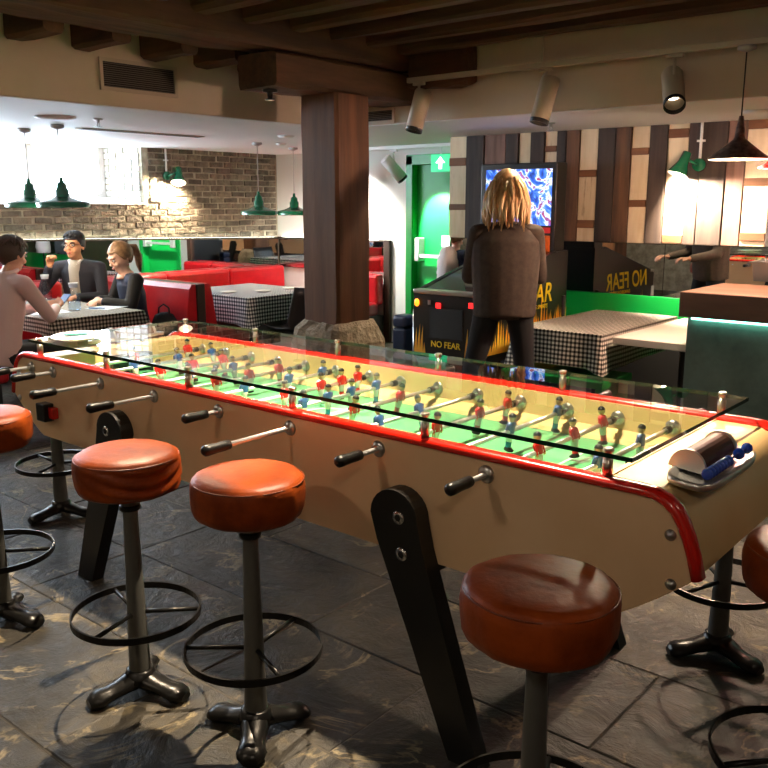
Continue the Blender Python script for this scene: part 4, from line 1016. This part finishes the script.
# track above the football table, just out of the picture
tk2 = thing('track_rail', 'lighting track between the joists over the football table', 'track', (0, -.12, 2.66))
MB().box((-2.2+.35, -.018, 0), (3.2, .018, .035), None, .003).build('rail', 'ventframe', tk2)
for xx in (-1.5, 0, 1.5, 3.0): MB().box((xx-.004, -.004, .035), (xx+.004, .004, .235)).build('rod', 'ventframe', tk2)
spot('track spotlight aimed at the bead score tray end', (.50, -.12, 2.66), (.58, .06, .9), 280, WARM, 68, .12, .018, sc_=1)
spot('track spotlight aimed at the stools along the table', (-.75, -.12, 2.66), (-.80, -.38, .9), 320, WARM, 82, .25, .018, sc_=1)
# small track on the white wall beside the exit door
qa = ony(393, 150, 5.0)
tk3 = thing('track_rail', 'white lighting track on the low ceiling before the exit door', 'track', (qa.x, 4.95, ZC-.045))
MB().box((-.9, -.018, 0), (.9, .018, .036), None, .003).build('rail', 'white', tk3)
spot('white track spotlight shining on the green exit door', (qa.x+.05, 4.95, ZC-.047), (-3.45, 5.4, 1.4), 160, (.9, 1, .92), 62, .35, .03, 'white')
spot('added white spotlight washing the white wall behind the pillar', (qa.x-.7, 4.95, ZC-.047), (qa.x-.9, 5.4, 1.3), 130, (1, 1, .95), 150, 1, .03, 'white')  # extra spot, added to brighten the left part of the white wall
# green swivel wall lamps
def wall_lamp(label, loc, rz, target, power, col, conduit, side_=-1):
    t = thing('swivel_wall_lamp', label, 'lamp', loc, rz)
    MB().lathe([(.004, .05), (.045, .045), (.05, .02), (.05, 0)], (0, 0, 0), 20, T=Matrix.Rotation(R(90), 4, 'X')).build('mount', 'greenenamel', t)
    T = Matrix.Translation((.085*side_, -.12, .015)) @ Matrix.Rotation(R(-18), 4, 'X') @ Matrix.Rotation(R(16), 4, 'Y')
    MB().tube([(0, -.04, 0), (.05*side_, -.09, .03), (.085*side_, -.115, .05)], .012, 8).build('arm', 'greenenamel', t)
    sh = MB(); prof = [(.02, .085), (.036, .08), (.040, .0), (.048, -.02), (.078, -.09), (.080, -.098)]
    sh.lathe(prof, n=24, mt='greenenamel', T=T, cap=False); sh.lathe([(.036, -.02), (.045, -.03), (.074, -.092), (.080, -.098)], n=24, mt='shadeinside', T=T, cap=False); sh.lathe([(.002, .087), (.02, .085)], n=24, mt='greenenamel', T=T, cap=False)
    sh.build('shade', None, t)
    MB().ell((0, 0, -.055), .026, .026, .032, None, 12, 8, T=T).build('bulb', 'bulb', t)
    MB().cyl((0, -.012, .03), (0, -.012, conduit), .011, 8).build('conduit', 'white', t)
    MB().box((-.03, -.02, conduit*.55), (.03, 0, conduit*.55+.015)).build('clip', 'white', t)
    c_ = Matrix.Translation(loc) @ Matrix.Rotation(rz, 4, 'Z') @ T @ Vector((0, 0, -.105))
    spot_light('lamp_light', c_, target, power, col, 150, .6, .03, t)
q = onx(166, 176, XL+.02); wall_lamp('green swivel wall lamp lighting the old bricks', (XL+.02, q.y, q.z), R(90), (XL, q.y, q.z-.25), 110, WARM, ZC-q.z-.01, 1)
q = ony(700, 165, YP-.03); wall_lamp('green swivel wall lamp lighting the reclaimed boards', (q.x, YP-.03, q.z), 0, (q.x+.05, YP, q.z-.25), 400, (1, .78, .56), ZC-q.z-.01)
# added fill lamps, out of view, raising the ambient light
for k, (x_, y_) in enumerate(((3.0, -3.0), (.2, -3.4), (3.4, .9), (-3.6, -2.2))):
    z_ = ZT if x_ > SX else ZC-.007
    t = thing('fill_lamp', ['added round fill lamp near the far corner behind the viewer', 'added round fill lamp over the aisle behind the viewer', 'added round fill lamp past the end of the football table', 'added round fill lamp by the booth nearest the aisle'][k], 'lamp', (x_, y_, z_))
    MB().lathe([(.16, 0), (.16, -.03), (.13, -.05), (.004, -.055)], n=24).build('diffuser', mat('fill_diffuser', (1, .9, .75), .5, emit=3, emitcol=(1, .85, .66)), t)
    point_light('lamp_light', (x_, y_, z_-.12), (20, 20, 16, 14)[k], (1, .84, .66), .12, t)

# ================================================================== PEOPLE
def rem(o, vox, sm=4):
    m_ = o.modifiers.new('r', 'REMESH'); m_.mode = 'VOXEL'; m_.voxel_size = vox; m_.use_smooth_shade = True
    q_ = o.modifiers.new('s', 'SMOOTH'); q_.factor = .5; q_.iterations = sm
    return o
def oval(mb, secs, n=18):
    # secs: (centre Vector, right Vector*rx, fwd Vector*ry)
    mb.loft([[Vector(c)+Vector(a)*math.cos(2*math.pi*k/n)+Vector(b)*math.sin(2*math.pi*k/n) for k in range(n)] for c, a, b in secs])
def hand(mb, wrist, dirv, palmn, curl, r=.0085, thumb=1, L=.085):
    d = Vector(dirv).normalized(); pn = Vector(palmn); pn = (pn-d*pn.dot(d)).normalized(); sd = d.cross(pn)*thumb
    wv = Vector(wrist)
    for k in range(4):
        u = (k-1.5)*.020; a = wv+d*.02+sd*u*.7; b = wv+d*L+sd*u
        mb.cap(a, b, .014, .011, n=8)
        ln_ = (.036, .042, .038, .030)[k]; p = b; ang = 0
        for j in range(3):
            ang += curl*(.8 if j == 0 else 1); dd = d*math.cos(ang)+pn*math.sin(ang); e = p+dd*ln_*(1, .65, .5)[j]
            mb.cap(p, e, r*(1-.08*j), r*(.92-.08*j), n=8); p = e
    p = wv+d*.03-sd*.022; e = p-sd*.025+d*.03+pn*.012; mb.cap(p, e, .012, .0095, n=8); mb.cap(e, e+d*.028+pn*.012+sd*.004, .0095, .008, n=8)
def head_parts(T, root, skin, jaw=1.0, name_eyes=True, body=None):
    # adds head volumes to a body builder; T maps head space (y forward, origin at the head centre) to person space
    mb = body; E = lambda c, a, b, c_: mb.ell((0, 0, 0), a, b, c_, None, 16, 10, T=T @ Matrix.Translation(c))
    E((0, -.012, .035), .074, .092, .084); E((0, .012, -.02), .064, .078, .080); E((0, .032, -.072), .042*jaw, .048, .040); E((0, .062, -.088), .022*jaw, .022, .02)
    E((0, .089, -.012), .011, .012, .026); E((0, .098, -.030), .0145, .014, .011); E((0, .072, .022), .05, .018, .012)
    for sx in (-1, 1): E((sx*.077, -.012, -.012), .008, .017, .030); E((sx*.036, .066, -.036), .022, .02, .02)
    E((0, .082, -.060), .022, .012, .010)
def face_bits(T, root, lips='lips', brow='hairdark'):
    for sx in (-1, 1):
        mb = MB(); mb.ell((sx*.031, .080, .002), .0145, .011, .0078, 'eyewhite', 10, 6, T=T); mb.ell((sx*.031, .0885, .002), .0065, .0045, .0068, 'pupil', 8, 6, T=T); mb.build('eye', None, root)
        mb = MB(); mb.tube([T @ Vector((sx*.016, .091, .020)), T @ Vector((sx*.034, .089, .026)), T @ Vector((sx*.05, .078, .020))], .0045, 6, brow); mb.build('eyebrow', None, root)
    mb = MB(); mb.ell((0, .0925, -.0625), .022, .006, .0065, lips, 12, 6, T=T); mb.build('mouth', None, root)
def torso(mb, hip, chest, neck, w_hip, w_ch, d_hip, d_ch, rt, fw, grow=0, sh_w=None):
    hip, chest, neck = Vector(hip), Vector(chest), Vector(neck); rt = Vector(rt); fw = Vector(fw); g = grow
    waist = hip.lerp(chest, .45)
    oval(mb, [(hip-(chest-hip).normalized()*.10, rt*(w_hip*.8+g), fw*(d_hip*.8+g)), (hip, rt*(w_hip+g), fw*(d_hip+g)), (waist, rt*(w_hip*.90+g), fw*(d_hip*.92+g)), (chest, rt*(w_ch+g), fw*(d_ch+g)),
              (chest.lerp(neck, .55), rt*(w_ch*.98+g), fw*(d_ch*.9+g)), (chest.lerp(neck, .85), rt*(w_ch*.62+g), fw*(d_ch*.66+g)), (neck, rt*(.062+g), fw*(.062+g))])
def person(label, loc, rz, J, mats, opts):
    """J: joints in person space (y forward, x to the person's right)."""
    root = thing('person', label, 'person', loc, rz)
    V = {k: Vector(v) for k, v in J.items()}; rt = (V['shR']-V['shL']).normalized(); up_ = (V['neck']-V['hip']).normalized(); fw = up_.cross(rt).normalized()
    wc = (V['shR']-V['shL']).length/2-.035
    sc_ = opts.get('fat', 1)
    b = MB()
    torso(b, V['hip'], V['chest'], V['neck'], .15*sc_, wc*.92, .10*sc_, .105*sc_, rt, fw)
    b.cap(V['neck']-up_*.03, V['head']-Vector((0, 0, .06)), .058, .052)
    for sd in 'LR':
        b.cap(V['sh'+sd], V['el'+sd], .048, .038); b.cap(V['el'+sd], V['wr'+sd], .038, .027); b.cap(V['sh'+sd], V['neck']-up_*.05, .05, .05)
        hd = opts['hand'+sd]; hand(b, V['wr'+sd], hd[0], hd[1], hd[2], thumb=(1 if sd == 'R' else -1))
        b.cap(V['hp'+sd], V['kn'+sd], .078, .056); b.cap(V['kn'+sd], V['an'+sd], .055, .038); b.cap(V['an'+sd], V['an'+sd]+Vector(opts.get('foot', (0, .14, -.04))), .04, .032)
    T = Matrix.Translation(V['head']) @ Euler(opts['headrot']).to_matrix().to_4x4() @ Matrix.Scale(opts.get('hs', 1.06), 4)
    head_parts(T, root, None, opts.get('jaw', 1), body=b)
    bo = b.build('body', mats['skin'], root); rem(bo, .0062, 3)
    face_bits(T, root, opts.get('lips', 'lips'), opts.get('brow', 'hairdark'))
    # clothing
    nl = opts.get('necklow', 0); c = MB(); torso(c, V['hip'], V['chest'], V['neck']-up_*nl, .15*sc_, wc*.95, .10*sc_, .105*sc_, rt, fw, .016)
    for sd in 'LR':
        c.cap(V['sh'+sd], V['el'+sd], .062, .050, n=14); c.cap(V['sh'+sd], V['neck']-up_*(.05+nl*.5), .062, .064)
        e = V['el'+sd].lerp(V['wr'+sd], opts.get('sleeve', .86)); c.cap(V['el'+sd], e, .049, .038, n=14)
    co = c.build(opts.get('topname', 'jacket'), mats['top'], root); rem(co, .010, 3)
    tr_ = MB(); oval(tr_, [(V['hip']-up_*.10, rt*.13, fw*.09), (V['hip']-up_*.03, rt*(.158*sc_), fw*.115), (V['hip']+up_*.06, rt*(.150*sc_), fw*.108)])
    for sd in 'LR':
        tr_.cap(V['hp'+sd], V['kn'+sd], .092, .068, n=14); tr_.cap(V['kn'+sd], V['an'+sd]+Vector((0, 0, .02)), .067, .052, n=14)
    rem(tr_.build('trousers', mats['legs'], root), .011, 3)
    for sd in 'LR':
        f_ = MB(); a = V['an'+sd]; ft = Vector(opts.get('foot', (0, .14, -.04))); f_.cap((a.x, a.y-.03, .045), (a.x+ft.x, a.y+ft.y, .04), .043, .036); f_.box((a.x-.04, a.y-.07, 0.0), (a.x+.04, a.y+ft.y+.03, .03))
        rem(f_.build('shoe', 'black', root), .011, 2)
    return root, V, T, up_, rt, fw
def hair_cap(T, root, mt, front=.03, low=-.03, r=(.083, .104, .095), vol=0, seed=1):
    # cap of hair: ellipsoid shell above the hairline
    mb = MB(); rg = random.Random(seed); n, k = 28, 14; rings = []
    for i in range(k+1):
        t = i/k; ring = []
        for j in range(n):
            a = 2*math.pi*j/n; fy = math.sin(a)
            zl = (front if fy > .45 else low-.05*max(0, -fy)) if True else 0
            f_ = min(max((fy-.15)/.45, 0), 1); zl = low-.055*max(0, -fy); zl = zl*(1-f_)+front*f_
            z1 = zl+(1-zl)*1; ph0 = math.asin(max(-1, min(1, zl/r[2]))); ph_ = ph0+(math.pi/2-ph0)*t; q_ = math.cos(ph_)
            jit = 1+rg.uniform(-.02, .02)+vol*math.sin(5*a+3*t)
            ring.append(T @ Vector((r[0]*q_*math.cos(a)*jit, -.010+(r[1]+.006)*q_*math.sin(a)*jit, .03*(t)+r[2]*math.sin(ph_)*jit+.004)))
        rings.append(ring)
    mb.loft(rings, None, False, True); o = mb.build('hair', mt, root); sf = o.modifiers.new('s', 'SOLIDIFY'); sf.thickness = .012; sf.offset = -.5
    return o
def short_locks(T, root, mt, n, L0, L1, seed, back=True, r=(.084, .104, .094)):
    # short strands laid over the cap, radiating from the crown
    mb = MB(); rg = random.Random(seed)
    for k in range(n):
        a = rg.uniform(0, 2*math.pi); t0 = rg.uniform(.05, .55); Lk = rg.uniform(L0, L1); pts = []
        if math.sin(a) > .35: Lk *= .72
        for j in range(5):
            ph_ = math.pi/2-(t0+Lk*j/4); q_ = math.cos(ph_); lift = 1.02+.05*math.sin(j/4*math.pi)+rg.uniform(-.01, .015); aa = a+.12*math.sin(j+k)
            pts.append(T @ Vector((r[0]*q_*math.cos(aa)*lift, -.010+(r[1]+.006)*q_*math.sin(aa)*lift, .022+r[2]*math.sin(ph_)*lift)))
        mb.tube(pts, [.006, .0095, .0095, .008, .002], 5)
    o = mb.build('hair_lock', mt, root); o['kind'] = 'stuff'; return o
SEAT = dict(hip=(0, 0, .56), hpL=(-.09, .02, .535), hpR=(.09, .02, .535), knL=(-.12, .43, .52), knR=(.12, .43, .52), anL=(-.12, .42, .09), anR=(.12, .42, .09))
# man in the pink shirt, both hands holding a phone over the table
J = dict(SEAT, chest=(0, .06, .86), neck=(0, .11, 1.115), shL=(-.19, .09, 1.05), shR=(.19, .09, 1.05), elL=(-.20, .28, .80), elR=(.22, .27, .80), wrL=(-.075, .46, .84), wrR=(.06, .47, .83), head=(0, .17, 1.25))
pk, V, T, *_ = person('man in a pale pink shirt bending over his phone', (-3.80, .585, -.01), R(12), J, dict(skin='skin', top='pinkshirt', legs='jeans'),
    dict(handL=((.5, .7, .1), (.6, -.2, .6), .55), handR=((-.4, .8, .05), (-.6, -.2, .6), .55), headrot=(R(-14), 0, 0), topname='shirt', sleeve=.88, fat=1.05, brow='hairbrown'))
hair_cap(T, pk, 'hairbrown', .045, -.035, seed=3); short_locks(T, pk, 'hairbrown', 110, .7, 1.15, 31)
mb = MB()
for sd in 'LR':
    e = V['el'+sd].lerp(V['wr'+sd], .86); mb.cap(e, V['wr'+sd], .040, .036)
mb.build('shirt_cuff', 'cufflinen', pk)
upk = (V['neck']-V['hip']).normalized(); ck = MB(); ck.tube([V['neck']+upk*.012+Vector((.068*math.cos(a), .066*math.sin(a), .012*math.sin(a))) for a in [2*math.pi*k/20 for k in range(20)]], .016, 8, None, False, True); ck.build('shirt_collar', 'pinkshirt', pk)
ph = MB().box((-.036, -.07, -.004), (.036, .07, .004), None, .003).build('phone', 'blueplastic', None, loc=pk.matrix_basis @ Vector((-.005, .60, .875)), rot=(R(35), R(0), R(20)))
tag(ph, 'smartphone held above the gingham table by the pink shirt man', 'phone')
# man with glasses, fist beside his chin
J = dict(SEAT, chest=(0, .02, .87), neck=(0, .05, 1.10), shL=(-.20, .03, 1.03), shR=(.20, .03, 1.03), elL=(-.27, .14, .78), elR=(.27, .20, .84), wrL=(-.10, .33, .79), wrR=(.155, .27, 1.06), head=(0, .10, 1.235))
gl, V, T, up_, rt, fw = person('man with glasses in a navy blazer holding a fist beside his chin', (-5.02, 1.99, -.01), R(212), J, dict(skin='skin2', top='navysuit', legs='jeans'),
    dict(handL=((.6, .7, -.05), (.2, 0, -1), .35), handR=((-.25, .05, 1), (-.8, .5, 0), 1.25), headrot=(R(2), 0, 0), topname='blazer', sleeve=.9))
hair_cap(T, gl, 'hairdark', .046, -.02, r=(.084, .104, .092), seed=4)
short_locks(T, gl, 'hairdark', 110, .6, 1.0, 41)
c_ = MB(); f0 = V['chest']+fw*.118; oval(c_, [(V['hip']+fw*.085+up_*.05, rt*.05, fw*.055), (V['chest']+fw*.085, rt*.055, fw*.062), (V['neck']+fw*.07-up_*.06, rt*.058, fw*.05), (V['neck']+fw*.022+up_*.012, rt*.064, fw*.062)]); c_.build('jumper', 'greyshirt', gl)
cl_ = MB(); cl_.cap(V['neck']+fw*.055+rt*.055+up_*.005, V['neck']+fw*.10+rt*.012-up_*.05, .012, .012); cl_.cap(V['neck']+fw*.055-rt*.055+up_*.005, V['neck']+fw*.10-rt*.012-up_*.05, .012, .012); cl_.build('shirt_collar', 'cufflinen', gl)
gg = MB()
for sx in (-1, 1):
    gg.tube([T @ Vector((sx*.033+.022*math.cos(a), .098, .001+.017*math.sin(a))) for a in [2*math.pi*k/16 for k in range(16)]], .0022, 6, None, False, True)
    gg.tube([T @ Vector((sx*.055, .097, .006)), T @ Vector((sx*.079, .06, .006)), T @ Vector((sx*.082, -.01, .002))], .002, 6)
gg.tube([T @ Vector((-.011, .099, .003)), T @ Vector((.011, .099, .003))], .002, 6); gg.build('glasses', 'black', gl)
# woman in a dark top looking down at her hands
J = dict(SEAT, chest=(0, .03, .84), neck=(0, .075, 1.03), shL=(-.165, .05, .965), shR=(.165, .05, .965), elL=(-.23, .13, .76), elR=(.23, .13, .76), wrL=(-.055, .33, .80), wrR=(.05, .32, .80), head=(0, .12, 1.16))
wm, V, T, up_, rt, fw = person('woman with a ponytail in a navy and black top looking at her clasped hands', (-4.22, 2.02, -.01), R(166), J, dict(skin='skin3', top='navytop', legs='blacktop'),
    dict(handL=((.75, .6, -.1), (.3, 0, -1), .5), handR=((-.75, .6, -.05), (-.3, 0, -1), .5), headrot=(R(-22), 0, R(10)), topname='top', sleeve=.84, fat=.92, necklow=.03, jaw=.88, brow='hairash'))
hair_cap(T, wm, 'hairash', .055, -.03, r=(.084, .106, .094), seed=5)
hp = MB(); hp.tube([T @ Vector(p) for p in ((0, -.105, .045), (0, -.15, .02), (0, -.155, -.06), (0, -.13, -.13), (0, -.115, -.19))], [.022, .034, .034, .026, .006], 10); hp.build('ponytail', 'hairash', wm)
sv = MB()
for sd in 'LR':
    sv.cap(V['sh'+sd]+rt*(.004 if sd == 'R' else -.004), V['el'+sd], .066, .054, n=14); sv.cap(V['el'+sd], V['el'+sd].lerp(V['wr'+sd], .8), .054, .043, n=14)
rem(sv.build('sleeve', 'blacktop', wm), .010, 3)
nk = MB(); oval(nk, [(V['neck']+fw*.035-up_*.045, rt*.072, fw*.055), (V['neck']+fw*.015-up_*.01, rt*.062, fw*.058)]); nk.build('neckline', 'skin3', wm)
bag = thing('handbag', 'black shaggy handbag on the booth seat next to the woman', 'bag', (-3.99, 2.14, .472), R(20))
rgb = random.Random(9); MB().lathe([(.03, 0), (.08, .0), (.105, .04), (.10, .12), (.07, .18), (.03, .20)], n=28, fn=lambda a, z, r: rgb.uniform(-.012, .012)).build('bag_body', 'blacktop', bag)
MB().tube([(-.06, 0, .15), (-.05, 0, .24), (0, 0, .27), (.05, 0, .24), (.06, 0, .15)], .008, 8).build('strap', 'black', bag)
# man at the pinball machine, seen from behind
J = dict(hip=(0, 0, .95), hpL=(-.11, 0, .90), hpR=(.10, 0, .90), knL=(-.20, .03, .50), knR=(.15, .05, .50), anL=(-.27, -.02, .09), anR=(.17, .0, .09),
         chest=(0, .02, 1.23), neck=(0, .045, 1.48), shL=(-.185, .03, 1.405), shR=(.185, .03, 1.405), elL=(-.235, .10, 1.12), elR=(.235, .10, 1.12), wrL=(-.19, .36, 1.08), wrR=(.18, .35, 1.08), head=(0, .085, 1.665))
mn, V, T, up_, rt, fw = person('long-haired blond man in a brown fleece standing at the pinball machine', (-.77, 2.50, 0), R(36), J, dict(skin='skin', top='brownjacket', legs='jeans'),
    dict(handL=((.2, 1, .05), (0, 0, -1), .5), handR=((-.2, 1, .05), (0, 0, -1), .5), headrot=(R(-8), 0, 0), topname='fleece', sleeve=.92, fat=1.08, foot=(0, .15, -.04)))
hm = MB(); oval(hm, [(V['hip']-up_*.085, rt*.205, fw*.15), (V['hip']+up_*.06, rt*.21, fw*.155), (V['chest'], rt*.225, fw*.15), (V['chest']+up_*.12, rt*.225, fw*.135), (V['chest']+up_*.19, rt*.195, fw*.105), (V['chest']+up_*.235, rt*.11, fw*.08)]); rem(hm.build('fleece_hem', 'brownjacket', mn), .012, 3)
hair_cap(T, mn, 'hairblond', .05, -.04, r=(.102, .122, .108), seed=6)
lk = MB(); rgh = random.Random(12)
for k in range(120):
    a = R(rgh.uniform(160, 380)); lay = rgh.uniform(.9, 1.08)
    p0 = Vector((.080*math.cos(a)*lay, -.014+.098*math.sin(a)*lay, rgh.uniform(.0, .075)))
    L_ = rgh.uniform(.19, .27); wv_ = rgh.uniform(-.014, .014); pts = []; rr_ = []
    for j in range(7):
        t = j/6; o_ = 1.10+.58*math.sin(min(t*1.5, 1)*math.pi*.5)-.12*t
        pts.append(T @ Vector((p0.x*o_+wv_*math.sin(t*6+k), p0.y*o_-.004-.012*t+.008*math.sin(t*5+k*2), p0.z-L_*t))); rr_.append((.008, .0125, .0135, .013, .012, .009, .002)[j])
    lk.tube(pts, rr_, 6)
lk.build('hair_lock', 'hairblond', mn)['kind'] = 'stuff'
